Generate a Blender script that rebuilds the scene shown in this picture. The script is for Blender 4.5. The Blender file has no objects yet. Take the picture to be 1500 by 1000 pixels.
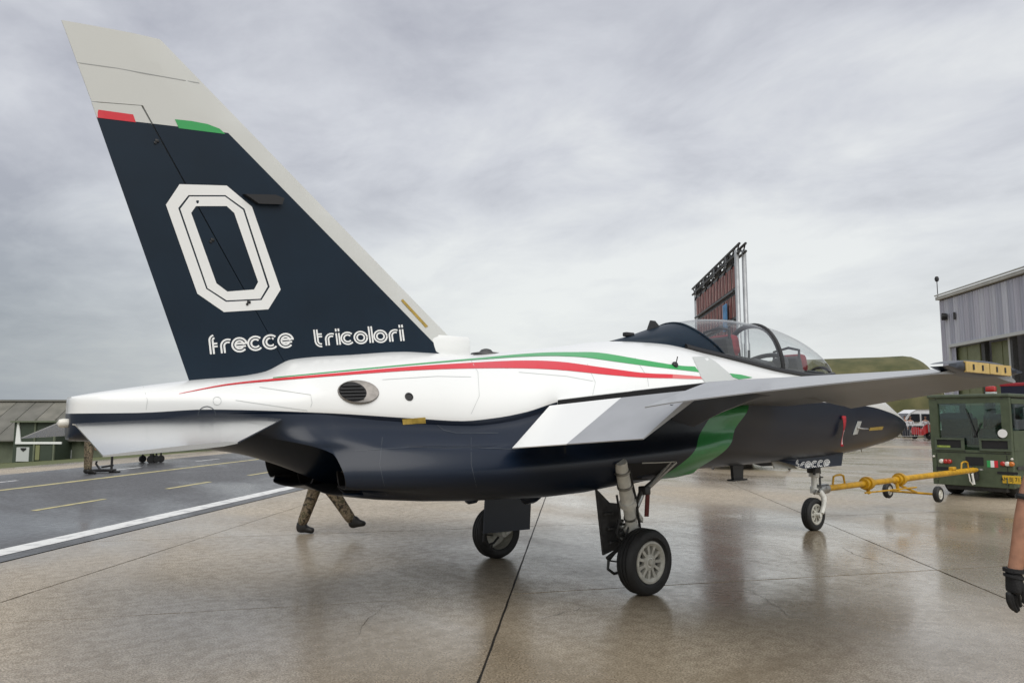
import bpy, bmesh, math, random
from mathutils import Vector, Matrix
from mathutils.bvhtree import BVHTree
random.seed(7)
sc = bpy.context.scene
COL = sc.collection
R = math.radians

# ------------------------------------------------------------------ camera
FPX, CX, CY = 1083.0, 750.0, 500.0           # focal length and centre, in pixels of a 1500 px wide picture
PITCH = math.atan(112.0 / FPX)
YAW = R(52)
CAM = Vector((-5.305, -5.94, 1.62))
cd = bpy.data.cameras.new('camera')
cd.sensor_width = 36.0
cd.lens = FPX / 1500 * 36
cd.clip_start = 0.05
cd.clip_end = 9000
cam = bpy.data.objects.new('camera', cd)
COL.objects.link(cam)
cam.location = CAM
cam.rotation_euler = (math.pi / 2 + PITCH, 0, YAW - math.pi / 2)
sc.camera = cam

# ------------------------------------------------------------------ sky and light (overcast)
SUN_EL, SUN_AZ = R(52), R(-118)                # azimuth measured from +X towards +Y
w = bpy.data.worlds.new('World')
sc.world = w
w.use_nodes = True
nt = w.node_tree
nt.nodes.clear()
N = nt.nodes.new


def lk(a, b):
    nt.links.new(a, b)


out = N('ShaderNodeOutputWorld')
bg = N('ShaderNodeBackground')
bg.inputs['Strength'].default_value = 0.10
sky = N('ShaderNodeTexSky')
sky.sky_type = 'NISHITA'
sky.sun_disc = False
sky.sun_elevation = SUN_EL
sky.sun_rotation = math.pi / 2 - SUN_AZ
sky.air_density = 1.6
sky.dust_density = 3.0
tc = N('ShaderNodeTexCoord')
sep = N('ShaderNodeSeparateXYZ')
lk(tc.outputs['Generated'], sep.inputs[0])
zz = N('ShaderNodeMath'); zz.operation = 'MAXIMUM'; zz.inputs[1].default_value = 0.0
lk(sep.outputs['Z'], zz.inputs[0])
za = N('ShaderNodeMath'); za.operation = 'ADD'; za.inputs[1].default_value = 0.16
lk(zz.outputs[0], za.inputs[0])
dv = N('ShaderNodeVectorMath'); dv.operation = 'DIVIDE'
cmb = N('ShaderNodeCombineXYZ')
for i in range(3):
    lk(za.outputs[0], cmb.inputs[i])
lk(tc.outputs['Generated'], dv.inputs[0]); lk(cmb.outputs[0], dv.inputs[1])
flat = N('ShaderNodeVectorMath'); flat.operation = 'MULTIPLY'; flat.inputs[1].default_value = (1, 1, 0)
lk(dv.outputs[0], flat.inputs[0])
mp = N('ShaderNodeMapping'); mp.inputs['Location'].default_value = (3.1, 0.7, 0)
mp.inputs['Scale'].default_value = (1.0, 0.75, 1)
mp.inputs['Rotation'].default_value = (0, 0, R(24))
lk(flat.outputs[0], mp.inputs[0])
n1 = N('ShaderNodeTexNoise'); n1.inputs['Scale'].default_value = 0.52; n1.inputs['Detail'].default_value = 7; n1.inputs['Roughness'].default_value = 0.52
n1.inputs['Distortion'].default_value = 0.35
n2 = N('ShaderNodeTexNoise'); n2.inputs['Scale'].default_value = 2.6; n2.inputs['Detail'].default_value = 9; n2.inputs['Roughness'].default_value = 0.6
n2.inputs['Distortion'].default_value = 0.3
lk(mp.outputs[0], n1.inputs['Vector']); lk(mp.outputs[0], n2.inputs['Vector'])
mx = N('ShaderNodeMix'); mx.data_type = 'FLOAT'; mx.inputs['Factor'].default_value = 0.34
lk(n1.outputs['Fac'], mx.inputs['A']); lk(n2.outputs['Fac'], mx.inputs['B'])
cr = N('ShaderNodeValToRGB')
e = cr.color_ramp.elements
e[0].position = 0.37; e[0].color = (2.75, 2.82, 3.2, 1)
e[1].position = 0.585; e[1].color = (5.15, 5.25, 5.3, 1)
m_ = e.new(0.49); m_.color = (4.1, 4.2, 4.5, 1)
lk(mx.outputs['Result'], cr.inputs[0])
# a heavier grey bank low in the +Y part of the sky, a brighter veil low in the +X part
hz = N('ShaderNodeMapRange'); hz.inputs['From Min'].default_value = 0.02; hz.inputs['From Max'].default_value = 0.36
hz.inputs['To Min'].default_value = 1.0; hz.inputs['To Max'].default_value = 0.0; hz.interpolation_type = 'SMOOTHSTEP'
lk(sep.outputs['Z'], hz.inputs['Value'])
az = N('ShaderNodeVectorMath'); az.operation = 'DOT_PRODUCT'; az.inputs[1].default_value = (-0.45, 0.89, 0)
lk(tc.outputs['Generated'], az.inputs[0])
azr = N('ShaderNodeMapRange'); azr.inputs['From Min'].default_value = 0.35; azr.inputs['From Max'].default_value = 0.98; azr.interpolation_type = 'SMOOTHSTEP'
lk(az.outputs['Value'], azr.inputs['Value'])
bank = N('ShaderNodeMath'); bank.operation = 'MULTIPLY'
lk(hz.outputs[0], bank.inputs[0]); lk(azr.outputs[0], bank.inputs[1])
bk = N('ShaderNodeMath'); bk.operation = 'MULTIPLY'; bk.inputs[1].default_value = 0.8
lk(bank.outputs[0], bk.inputs[0])
c1 = N('ShaderNodeMix'); c1.data_type = 'RGBA'; c1.inputs['B'].default_value = (1.35, 1.65, 1.9, 1)
lk(bk.outputs[0], c1.inputs['Factor']); lk(cr.outputs[0], c1.inputs['A'])
inv = N('ShaderNodeMath'); inv.operation = 'SUBTRACT'; inv.inputs[0].default_value = 1.0
lk(azr.outputs[0], inv.inputs[1])
veil = N('ShaderNodeMath'); veil.operation = 'MULTIPLY'
lk(hz.outputs[0], veil.inputs[0]); lk(inv.outputs[0], veil.inputs[1])
ve = N('ShaderNodeMath'); ve.operation = 'MULTIPLY'; ve.inputs[1].default_value = 0.75
lk(veil.outputs[0], ve.inputs[0])
c2 = N('ShaderNodeMix'); c2.data_type = 'RGBA'; c2.inputs['B'].default_value = (5.6, 5.8, 5.7, 1)
lk(ve.outputs[0], c2.inputs['Factor']); lk(c1.outputs['Result'], c2.inputs['A'])
fin = N('ShaderNodeMix'); fin.data_type = 'RGBA'; fin.inputs['Factor'].default_value = 0.94
lk(sky.outputs[0], fin.inputs['A']); lk(c2.outputs['Result'], fin.inputs['B'])
lk(fin.outputs['Result'], bg.inputs['Color']); lk(bg.outputs[0], out.inputs[0])

sd = bpy.data.lights.new('sun', 'SUN')
sd.energy = 1.3
sd.angle = R(60)
sd.color = (1.0, 0.97, 0.92)
sun = bpy.data.objects.new('sun', sd)
COL.objects.link(sun)
sv = Vector((math.cos(SUN_EL) * math.cos(SUN_AZ), math.cos(SUN_EL) * math.sin(SUN_AZ), math.sin(SUN_EL)))
sun.rotation_euler = sv.to_track_quat('Z', 'Y').to_euler()
sun.location = (-10, -20, 30)

vs = sc.view_settings
vs.view_transform = 'Standard'
vs.look = 'None'
vs.gamma = 1
vs.use_curve_mapping = False
vs.exposure = 0.66
sc.cycles.max_bounces = 8
sc.cycles.transparent_max_bounces = 12
sc.cycles.caustics_reflective = False
sc.cycles.caustics_refractive = False

# ------------------------------------------------------------------ measuring helpers
FW = Vector((math.cos(YAW) * math.cos(PITCH), math.sin(YAW) * math.cos(PITCH), math.sin(PITCH)))
RT = Vector((math.sin(YAW), -math.cos(YAW), 0))
UP = RT.cross(FW)
FH = Vector((math.cos(YAW), math.sin(YAW), 0))


def ray(px, py):
    return (FW * FPX + RT * (px - CX) - UP * (py - CY)).normalized()


def on_y(px, py, y):
    d = ray(px, py); return CAM + d * ((y - CAM.y) / d.y)


def on_z(px, py, z=0.0):
    d = ray(px, py); return CAM + d * ((z - CAM.z) / d.z)


def on_x(px, py, x):
    d = ray(px, py); return CAM + d * ((x - CAM.x) / d.x)


def at_depth(px, py, dist):
    """point seen at a picture position, dist metres ahead of the viewpoint (level distance)"""
    d = ray(px, py); return CAM + d * (dist / d.dot(FH))


def spot(px, dist, z=0.0):
    lat = (px - CX) / FPX * dist * 1.0
    p = CAM + FH * dist + RT * lat
    return Vector((p.x, p.y, z))


def lerp(a, b, t):
    return a + (b - a) * t


def sm(a, b, x):
    t = max(0, min(1, (x - a) / (b - a))); return t * t * (3 - 2 * t)


def interp(tab, x):
    """monotone-ish cubic through (x, v) rows"""
    n = len(tab)
    if x <= tab[0][0]: return tab[0][1]
    if x >= tab[-1][0]: return tab[-1][1]
    for i in range(n - 1):
        if tab[i][0] <= x <= tab[i + 1][0]: break
    x0, y0 = tab[i]; x1, y1 = tab[i + 1]

    def slope(k):
        if k <= 0 or k >= n - 1:
            a, b = (0, 1) if k <= 0 else (n - 2, n - 1)
            return (tab[b][1] - tab[a][1]) / (tab[b][0] - tab[a][0])
        d0 = (tab[k][1] - tab[k - 1][1]) / (tab[k][0] - tab[k - 1][0])
        d1 = (tab[k + 1][1] - tab[k][1]) / (tab[k + 1][0] - tab[k][0])
        if d0 * d1 <= 0: return 0
        return 2 * d0 * d1 / (d0 + d1)
    h = x1 - x0; t = (x - x0) / h
    m0 = slope(i) * h; m1 = slope(i + 1) * h
    return (2*t**3 - 3*t*t + 1)*y0 + (t**3 - 2*t*t + t)*m0 + (-2*t**3 + 3*t*t)*y1 + (t**3 - t*t)*m1


def catmull(pts, n):
    P = [Vector(p) for p in pts]
    P = [P[0] * 2 - P[1]] + P + [P[-1] * 2 - P[-2]]
    res = []
    segs = len(P) - 3
    for k in range(n):
        u = k / (n - 1) * segs
        i = min(int(u), segs - 1); t = u - i
        a, b, c, d = P[i], P[i + 1], P[i + 2], P[i + 3]
        res.append(0.5 * ((2*b) + (c - a)*t + (2*a - 5*b + 4*c - d)*t*t + (3*b - a - 3*c + d)*t**3))
    return res


# ------------------------------------------------------------------ materials
MATS = {}


def mat(name, color, rough=0.5, metal=0.0, coat=0.0, noise=0.0, nscale=6.0, bump=0.0, bscale=40.0, color2=None,
        rnoise=0.0, emit=None, stretch=None, coords='Object', contrast=(0.35, 0.65), spec=None):
    m = bpy.data.materials.new(name)
    m.use_nodes = True
    t = m.node_tree
    b = t.nodes['Principled BSDF']
    b.inputs['Base Color'].default_value = (*color, 1)
    b.inputs['Roughness'].default_value = rough
    b.inputs['Metallic'].default_value = metal
    b.inputs['Coat Weight'].default_value = coat
    b.inputs['Coat Roughness'].default_value = 0.08
    if spec is not None: b.inputs['Specular IOR Level'].default_value = spec
    tcn = t.nodes.new('ShaderNodeTexCoord')
    vec = tcn.outputs[coords]
    if stretch:
        mpn = t.nodes.new('ShaderNodeMapping'); mpn.inputs['Scale'].default_value = stretch
        t.links.new(vec, mpn.inputs[0]); vec = mpn.outputs[0]
    if noise or color2:
        nn = t.nodes.new('ShaderNodeTexNoise'); nn.inputs['Scale'].default_value = nscale; nn.inputs['Detail'].default_value = 6
        t.links.new(vec, nn.inputs['Vector'])
        r = t.nodes.new('ShaderNodeValToRGB')
        r.color_ramp.elements[0].position = contrast[0]; r.color_ramp.elements[1].position = contrast[1]
        c2 = color2 if color2 else tuple(c * (1 - noise) for c in color)
        r.color_ramp.elements[0].color = (*c2, 1); r.color_ramp.elements[1].color = (*color, 1)
        t.links.new(nn.outputs['Fac'], r.inputs[0]); t.links.new(r.outputs[0], b.inputs['Base Color'])
        if rnoise:
            mr = t.nodes.new('ShaderNodeMapRange'); mr.inputs['To Min'].default_value = rough - rnoise; mr.inputs['To Max'].default_value = rough + rnoise
            t.links.new(nn.outputs['Fac'], mr.inputs['Value']); t.links.new(mr.outputs[0], b.inputs['Roughness'])
    if bump:
        bn = t.nodes.new('ShaderNodeTexNoise'); bn.inputs['Scale'].default_value = bscale; bn.inputs['Detail'].default_value = 5
        t.links.new(vec, bn.inputs['Vector'])
        bp = t.nodes.new('ShaderNodeBump'); bp.inputs['Strength'].default_value = bump; bp.inputs['Distance'].default_value = 0.02
        t.links.new(bn.outputs['Fac'], bp.inputs['Height']); t.links.new(bp.outputs[0], b.inputs['Normal'])
    if emit:
        b.inputs['Emission Color'].default_value = (*emit[0], 1); b.inputs['Emission Strength'].default_value = emit[1]
    MATS[name] = m
    return m


WHITE = mat('white_paint', (0.80, 0.81, 0.80), 0.28, coat=0.35, noise=0.04, nscale=1.2, contrast=(.1, .9))
NAVY = mat('navy_paint', (0.0028, 0.0095, 0.025), 0.33, coat=0.06, noise=0.2, nscale=1.5, spec=.40, contrast=(.1, .9))
FINNAVY = mat('fin_navy_paint', (0.0058, 0.0165, 0.031), 0.42, noise=0.2, nscale=2.0, spec=.26)
SILVER = mat('silver_paint', (0.42, 0.43, 0.445), 0.36, metal=0.45, coat=0.15, noise=0.10, nscale=4.0, rnoise=0.06)
UNDER = mat('wing_underside_grey', (0.115, 0.115, 0.115), 0.36, metal=0.3, noise=0.2, nscale=3.0)
TAILSILVER = mat('tailplane_silver', (0.56, 0.57, 0.58), 0.17, metal=0.9, noise=0.08, nscale=3.0, contrast=(.1, .9))
FINWHITE = mat('fin_white_paint', (0.58, 0.59, 0.565), 0.42, coat=0.1, noise=0.05, nscale=1.5, contrast=(.1, .9))
RED = mat('red_paint', (0.62, 0.022, 0.035), 0.3, coat=0.3)
GREEN = mat('green_paint', (0.036, 0.34, 0.09), 0.3, coat=0.3)
FADED = mat('faded_red_paint', (0.66, 0.16, 0.16), 0.35, coat=0.2)
MARK = mat('marking_white', (0.80, 0.81, 0.80), 0.38)
LIGHTGREY = mat('light_grey_paint', (0.50, 0.52, 0.51), 0.5)
GOLD = mat('formation_light_panel', (0.42, 0.29, 0.055), 0.45, noise=0.25, nscale=30)
GOLDLT = mat('tip_light_panel', (0.66, 0.47, 0.16), 0.45, noise=0.2, nscale=25)
BLACK = mat('black_fitting', (0.012, 0.012, 0.013), 0.45)
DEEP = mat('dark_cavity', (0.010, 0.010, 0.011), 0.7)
LINE = mat('panel_seam', (0.30, 0.31, 0.31), 0.6)
LINED = mat('dark_panel_seam', (0.045, 0.055, 0.07), 0.45)
SEAM = mat('hinge_seam', (0.004, 0.005, 0.006), 0.7)
RUBBER = mat('tyre_rubber', (0.016, 0.016, 0.016), 0.62, noise=0.35, nscale=18, bump=0.15, bscale=90)
GEARW = mat('gear_white_paint', (0.80, 0.80, 0.75), 0.40, noise=0.22, nscale=14, bump=0.1, bscale=60)
RIM = mat('wheel_rim_paint', (0.55, 0.54, 0.48), 0.42, noise=0.25, nscale=22)
STEEL = mat('bare_steel', (0.42, 0.42, 0.40), 0.32, metal=0.85, noise=0.3, nscale=20)
HOSE = mat('hose_black', (0.02, 0.02, 0.02), 0.5)
DGREY = mat('dark_grey_gear', (0.06, 0.06, 0.06), 0.5, noise=0.5, nscale=16)
METDARK = mat('burnt_metal', (0.10, 0.09, 0.085), 0.42, metal=0.8, noise=0.4, nscale=9)
VENT = mat('vent_metal', (0.30, 0.28, 0.26), 0.42, metal=0.6, noise=0.3, nscale=18)
STREAM = mat('red_streamer', (0.38, 0.02, 0.03), 0.8, noise=0.2, nscale=30)
STREAMW = mat('streamer_print', (0.7, 0.6, 0.6), 0.8)
SEATRED = mat('seat_cover_red', (0.26, 0.025, 0.035), 0.8, noise=0.4, nscale=14)
COCKPIT = mat('cockpit_black', (0.022, 0.024, 0.026), 0.6, noise=0.3, nscale=20)
COCKGREY = mat('cockpit_grey', (0.32, 0.34, 0.34), 0.6)
YEL = mat('tow_bar_yellow', (0.62, 0.34, 0.012), 0.42, noise=0.35, nscale=9, bump=0.08, bscale=60)
OLIVE = mat('olive_paint', (0.075, 0.098, 0.055), 0.5, noise=0.22, nscale=7, rnoise=0.08)
OLIVED = mat('olive_frame_paint', (0.082, 0.105, 0.068), 0.5, noise=0.2, nscale=9)
GLASSD = mat('tractor_interior', (0.03, 0.04, 0.035), 0.6)
LAMPRED = mat('red_lens', (0.42, 0.02, 0.015), 0.25, coat=0.4)
LAMPAMB = mat('amber_lens', (0.55, 0.16, 0.02), 0.25, coat=0.4)
LAMPCLR = mat('clear_lens', (0.7, 0.68, 0.62), 0.2, coat=0.4)
PLATE = mat('yellow_plate', (0.62, 0.40, 0.03), 0.5)
SKIN = mat('skin', (0.42, 0.21, 0.13), 0.5, noise=0.25, nscale=24, bump=0.12, bscale=120)
HAIR = mat('hair', (0.03, 0.02, 0.014), 0.7, noise=0.4, nscale=60)
GLOVE = mat('black_glove', (0.010, 0.010, 0.011), 0.75, noise=0.4, nscale=60, bump=0.3, bscale=150)
BOOT = mat('black_boot', (0.014, 0.013, 0.012), 0.5, noise=0.4, nscale=30)
SHIRTW = mat('white_shirt', (0.72, 0.73, 0.76), 0.8)
CONC = None


def camo(name, cols, scale):
    m = bpy.data.materials.new(name); m.use_nodes = True
    t = m.node_tree; b = t.nodes['Principled BSDF']; b.inputs['Roughness'].default_value = 0.85
    c = t.nodes.new('ShaderNodeTexCoord'); nn = t.nodes.new('ShaderNodeTexNoise')
    nn.inputs['Scale'].default_value = scale; nn.inputs['Detail'].default_value = 3; nn.inputs['Distortion'].default_value = 0.8
    r = t.nodes.new('ShaderNodeValToRGB'); r.color_ramp.interpolation = 'CONSTANT'
    el = r.color_ramp.elements
    el[0].position = 0; el[0].color = (*cols[0], 1)
    el[1].position = 0.42; el[1].color = (*cols[1], 1)
    for p, cc in zip((0.5, 0.58), cols[2:]):
        q = el.new(p); q.color = (*cc, 1)
    t.links.new(c.outputs['Object'], nn.inputs['Vector']); t.links.new(nn.outputs['Fac'], r.inputs[0]); t.links.new(r.outputs[0], b.inputs['Base Color'])
    return m


CAMO = camo('camouflage_cloth', [(0.035, 0.028, 0.018), (0.13, 0.10, 0.065), (0.22, 0.17, 0.11), (0.085, 0.075, 0.04)], 16)


def glass(name, tint=(0.96, 0.98, 0.98), gloss=0.05, dark=0.0):
    m = bpy.data.materials.new(name); m.use_nodes = True
    t = m.node_tree; t.nodes.clear()
    o = t.nodes.new('ShaderNodeOutputMaterial'); tr = t.nodes.new('ShaderNodeBsdfTransparent'); gl = t.nodes.new('ShaderNodeBsdfGlossy')
    tr.inputs['Color'].default_value = (*tint, 1); gl.inputs['Roughness'].default_value = gloss
    lw = t.nodes.new('ShaderNodeLayerWeight'); pw_ = t.nodes.new('ShaderNodeMath'); pw_.operation = 'POWER'; pw_.inputs[1].default_value = 4.0
    fr = t.nodes.new('ShaderNodeMath'); fr.operation = 'MULTIPLY_ADD'; fr.inputs[1].default_value = 0.8; fr.inputs[2].default_value = 0.085
    t.links.new(lw.outputs['Facing'], pw_.inputs[0]); t.links.new(pw_.outputs[0], fr.inputs[0])
    mi = t.nodes.new('ShaderNodeMixShader')
    t.links.new(fr.outputs[0], mi.inputs[0]); t.links.new(tr.outputs[0], mi.inputs[1]); t.links.new(gl.outputs[0], mi.inputs[2])
    t.links.new(mi.outputs[0], o.inputs[0])
    return m


GLASS = glass('canopy_glass', (0.93, 0.95, 0.95), 0.02)
CABGLASS = glass('cab_glass', (0.62, 0.76, 0.70), 0.02)
VANGLASS = mat('dark_window_glass', (0.012, 0.014, 0.016), 0.08, coat=0.5)


# ------------------------------------------------------------------ object helpers
def tag(o, label=None, cat=None, group=None, kind=None):
    if label: o['label'] = label
    if cat: o['category'] = cat
    if group: o['group'] = group
    if kind: o['kind'] = kind
    return o


def empty(name, loc=(0, 0, 0), rz=0.0, label=None, cat=None, group=None):
    o = bpy.data.objects.new(name, None)
    COL.objects.link(o); o.location = loc; o.rotation_euler = (0, 0, rz)
    o.empty_display_size = 0.3
    return tag(o, label, cat, group)


def link(name, me, parent=None, mats=None, smooth=True, angle=35):
    o = bpy.data.objects.new(name, me)
    COL.objects.link(o)
    if parent is not None: o.parent = parent
    for m in (mats if isinstance(mats, (list, tuple)) else [mats] if mats else []):
        me.materials.append(m)
    if smooth and len(me.polygons):
        me.polygons.foreach_set('use_smooth', [True] * len(me.polygons))
        me.set_sharp_from_angle(angle=R(angle))
    return o


class MB:
    """collects simple solids and builds ONE mesh object"""

    def __init__(s):
        s.bm = bmesh.new()
        s.mi = 0

    def face(s, vs):
        try:
            f = s.bm.faces.new(vs); f.material_index = s.mi; return f
        except ValueError:
            return None

    def box(s, c, size, rot=None, bevel=0.0):
        hx, hy, hz_ = size[0] / 2, size[1] / 2, size[2] / 2
        M = rot if rot is not None else Matrix.Identity(3)
        vs = [s.bm.verts.new(Vector(c) + M @ Vector((x, y, z))) for x in (-hx, hx) for y in (-hy, hy) for z in (-hz_, hz_)]
        fs = [s.face([vs[i] for i in q]) for q in ((0, 1, 3, 2), (4, 6, 7, 5), (0, 4, 5, 1), (2, 3, 7, 6), (0, 2, 6, 4), (1, 5, 7, 3))]
        if bevel:
            ed = list({e_ for f in fs for e_ in f.edges})
            r = bmesh.ops.bevel(s.bm, geom=ed, offset=bevel, segments=2, affect='EDGES', profile=0.5)
            for f in r['faces']: f.material_index = s.mi
        return s

    def hexa(s, a, b):
        """solid between two quads a and b (lists of 4 points)"""
        A = [s.bm.verts.new(p) for p in a]; B = [s.bm.verts.new(p) for p in b]
        n = len(A)
        s.face(A[::-1]); s.face(B)
        for i in range(n):
            s.face([A[i], A[(i + 1) % n], B[(i + 1) % n], B[i]])
        return s

    def tube(s, path, r, seg=10, cap=True):
        P = [Vector(p) for p in path]
        rr = r if isinstance(r, (list, tuple)) else [r] * len(P)
        rings = []
        up = None
        for i, p in enumerate(P):
            d = (P[min(i + 1, len(P) - 1)] - P[max(i - 1, 0)]).normalized()
            if up is None:
                up = Vector((0, 0, 1)) if abs(d.z) < 0.9 else Vector((1, 0, 0))
            side = d.cross(up).normalized(); up = side.cross(d).normalized()
            rings.append([s.bm.verts.new(p + (side * math.cos(2*math.pi*k/seg) + up * math.sin(2*math.pi*k/seg)) * rr[i]) for k in range(seg)])
        for a, b in zip(rings, rings[1:]):
            for k in range(seg):
                s.face([a[k], a[(k + 1) % seg], b[(k + 1) % seg], b[k]])
        if cap:
            s.face(rings[0][::-1]); s.face(rings[-1])
        return s

    def lathe(s, prof, c, axis, seg=28, ang=2*math.pi):
        """prof = (radius, along-axis) rows turned about an axis through c"""
        ax = Vector(axis).normalized()
        u = ax.cross(Vector((0, 0, 1)) if abs(ax.z) < 0.9 else Vector((1, 0, 0))).normalized(); v = ax.cross(u)
        rings = []
        for rad, h in prof:
            if rad < 1e-5:
                rings.append([s.bm.verts.new(Vector(c) + ax * h)])
            else:
                rings.append([s.bm.verts.new(Vector(c) + ax * h + (u * math.cos(2*math.pi*k/seg) + v * math.sin(2*math.pi*k/seg)) * rad) for k in range(seg)])
        for a, b in zip(rings, rings[1:]):
            if len(a) == 1 and len(b) == 1: continue
            for k in range(seg):
                k2 = (k + 1) % seg
                if len(a) == 1: s.face([a[0], b[k2], b[k]])
                elif len(b) == 1: s.face([a[k], a[k2], b[0]])
                else: s.face([a[k], a[k2], b[k2], b[k]])
        return s

    def prism(s, poly, d):
        A = [s.bm.verts.new(p) for p in poly]; B = [s.bm.verts.new(Vector(p) + Vector(d)) for p in poly]
        n = len(A)
        s.face(A[::-1]); s.face(B)
        for i in range(n):
            s.face([A[i], A[(i + 1) % n], B[(i + 1) % n], B[i]])
        return s

    def loft(s, rings, closed=True, cap=(False, False)):
        V = [[s.bm.verts.new(p) for p in r_] for r_ in rings]
        n = len(V[0])
        for a, b in zip(V, V[1:]):
            for k in range(n if closed else n - 1):
                s.face([a[k], a[(k + 1) % n], b[(k + 1) % n], b[k]])
        if cap[0]: s.face(V[0][::-1])
        if cap[1]: s.face(V[-1])
        return s

    def build(s, name, mats, parent=None, smooth=True, angle=35, recalc=True):
        if recalc: bmesh.ops.recalc_face_normals(s.bm, faces=s.bm.faces)
        me = bpy.data.meshes.new(name)
        s.bm.to_mesh(me); s.bm.free()
        return link(name, me, parent, mats, smooth, angle)


def copy_tree(o, parent=None):
    c = o.copy(); COL.objects.link(c)
    if parent is not None: c.parent = parent
    for ch in list(o.children): copy_tree(ch, c)
    return c


# ------------------------------------------------------------------ ground
def ground_material(name, dry, wet, speck, scale=0.35, rdry=0.62, rwet=0.10, amount=(0.42, 0.62), bump=0.25, stain=None, film=1.0):
    m = bpy.data.materials.new(name); m.use_nodes = True
    t = m.node_tree; b = t.nodes['Principled BSDF']
    g = t.nodes.new('ShaderNodeNewGeometry')
    pos = g.outputs['Position']

    def noise(sc_, det=5, rg=0.5, st=None, dist=0.0):
        q = t.nodes.new('ShaderNodeTexNoise'); q.inputs['Scale'].default_value = sc_; q.inputs['Detail'].default_value = det
        q.inputs['Roughness'].default_value = rg; q.inputs['Distortion'].default_value = dist
        v = pos
        if st:
            mm = t.nodes.new('ShaderNodeMapping'); mm.inputs['Rotation'].default_value = (0, 0, R(st[0])); mm.inputs['Scale'].default_value = (st[1], st[2], 1)
            t.links.new(pos, mm.inputs[0]); v = mm.outputs[0]
        t.links.new(v, q.inputs['Vector']); return q.outputs['Fac']

    def rng(v, a, b_, c=0.0, d=1.0):
        q = t.nodes.new('ShaderNodeMapRange'); q.inputs['From Min'].default_value = a; q.inputs['From Max'].default_value = b_
        q.inputs['To Min'].default_value = c; q.inputs['To Max'].default_value = d; q.interpolation_type = 'SMOOTHSTEP'
        t.links.new(v, q.inputs['Value']); return q.outputs[0]

    def mixc(f, A, B):
        q = t.nodes.new('ShaderNodeMix'); q.data_type = 'RGBA'
        if isinstance(f, float): q.inputs['Factor'].default_value = f
        else: t.links.new(f, q.inputs['Factor'])
        for s_, val in (('A', A), ('B', B)):
            if isinstance(val, tuple): q.inputs[s_].default_value = (*val, 1)
            else: t.links.new(val, q.inputs[s_])
        return q.outputs['Result']
    wetm = rng(noise(scale, 4, 0.55, (-52, 1.0, 0.45), 0.4), *amount)
    big = rng(noise(1.1, 6, 0.6, (-47, 1.0, 0.5)), 0.35, 0.68)
    fine = rng(noise(70, 4, 0.8), 0.42, 0.58)
    mid = rng(noise(9, 5, 0.65), 0.35, 0.68)
    colr = mixc(wetm, dry, wet)
    colr = mixc(big, colr, mixc(0.22, colr, speck))
    f2 = t.nodes.new('ShaderNodeMath'); f2.operation = 'MULTIPLY'; f2.inputs[1].default_value = 0.85
    t.links.new(fine, f2.inputs[0])
    colr = mixc(f2.outputs[0], colr, speck)
    f3 = t.nodes.new('ShaderNodeMath'); f3.operation = 'MULTIPLY'; f3.inputs[1].default_value = 0.36
    t.links.new(mid, f3.inputs[0])
    colr = mixc(f3.outputs[0], colr, speck)
    if stain:
        s1 = rng(noise(0.55, 5, 0.6, (-45, 0.25, 2.2)), 0.56, 0.74, 0.0, 0.55)
        colr = mixc(s1, colr, stain)
    t.links.new(colr, b.inputs['Base Color'])
    rr = t.nodes.new('ShaderNodeMix'); rr.data_type = 'FLOAT'; rr.inputs['A'].default_value = rdry; rr.inputs['B'].default_value = rwet
    t.links.new(wetm, rr.inputs['Factor'])
    ra = t.nodes.new('ShaderNodeMath'); ra.operation = 'MULTIPLY_ADD'; ra.inputs[1].default_value = 0.14; ra.inputs[2].default_value = -0.03
    t.links.new(mid, ra.inputs[0])
    rs = t.nodes.new('ShaderNodeMath'); rs.operation = 'ADD'; rs.use_clamp = True
    t.links.new(rr.outputs['Result'], rs.inputs[0]); t.links.new(ra.outputs[0], rs.inputs[1])
    t.links.new(rs.outputs[0], b.inputs['Roughness'])
    cw = t.nodes.new('ShaderNodeMath'); cw.operation = 'MULTIPLY'; cw.inputs[1].default_value = film
    t.links.new(wetm, cw.inputs[0]); t.links.new(cw.outputs[0], b.inputs['Coat Weight'])
    b.inputs['Coat IOR'].default_value = 1.38
    cro = t.nodes.new('ShaderNodeMapRange'); cro.inputs['To Min'].default_value = 0.10; cro.inputs['To Max'].default_value = 0.30
    t.links.new(big, cro.inputs['Value']); t.links.new(cro.outputs[0], b.inputs['Coat Roughness'])
    bp = t.nodes.new('ShaderNodeBump'); bp.inputs['Distance'].default_value = 0.006
    bs = t.nodes.new('ShaderNodeMix'); bs.data_type = 'FLOAT'; bs.inputs['A'].default_value = bump; bs.inputs['B'].default_value = bump * 0.25
    t.links.new(wetm, bs.inputs['Factor']); t.links.new(bs.outputs['Result'], bp.inputs['Strength'])
    t.links.new(noise(70, 4, 0.7), bp.inputs['Height']); t.links.new(bp.outputs[0], b.inputs['Normal'])
    return m


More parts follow.
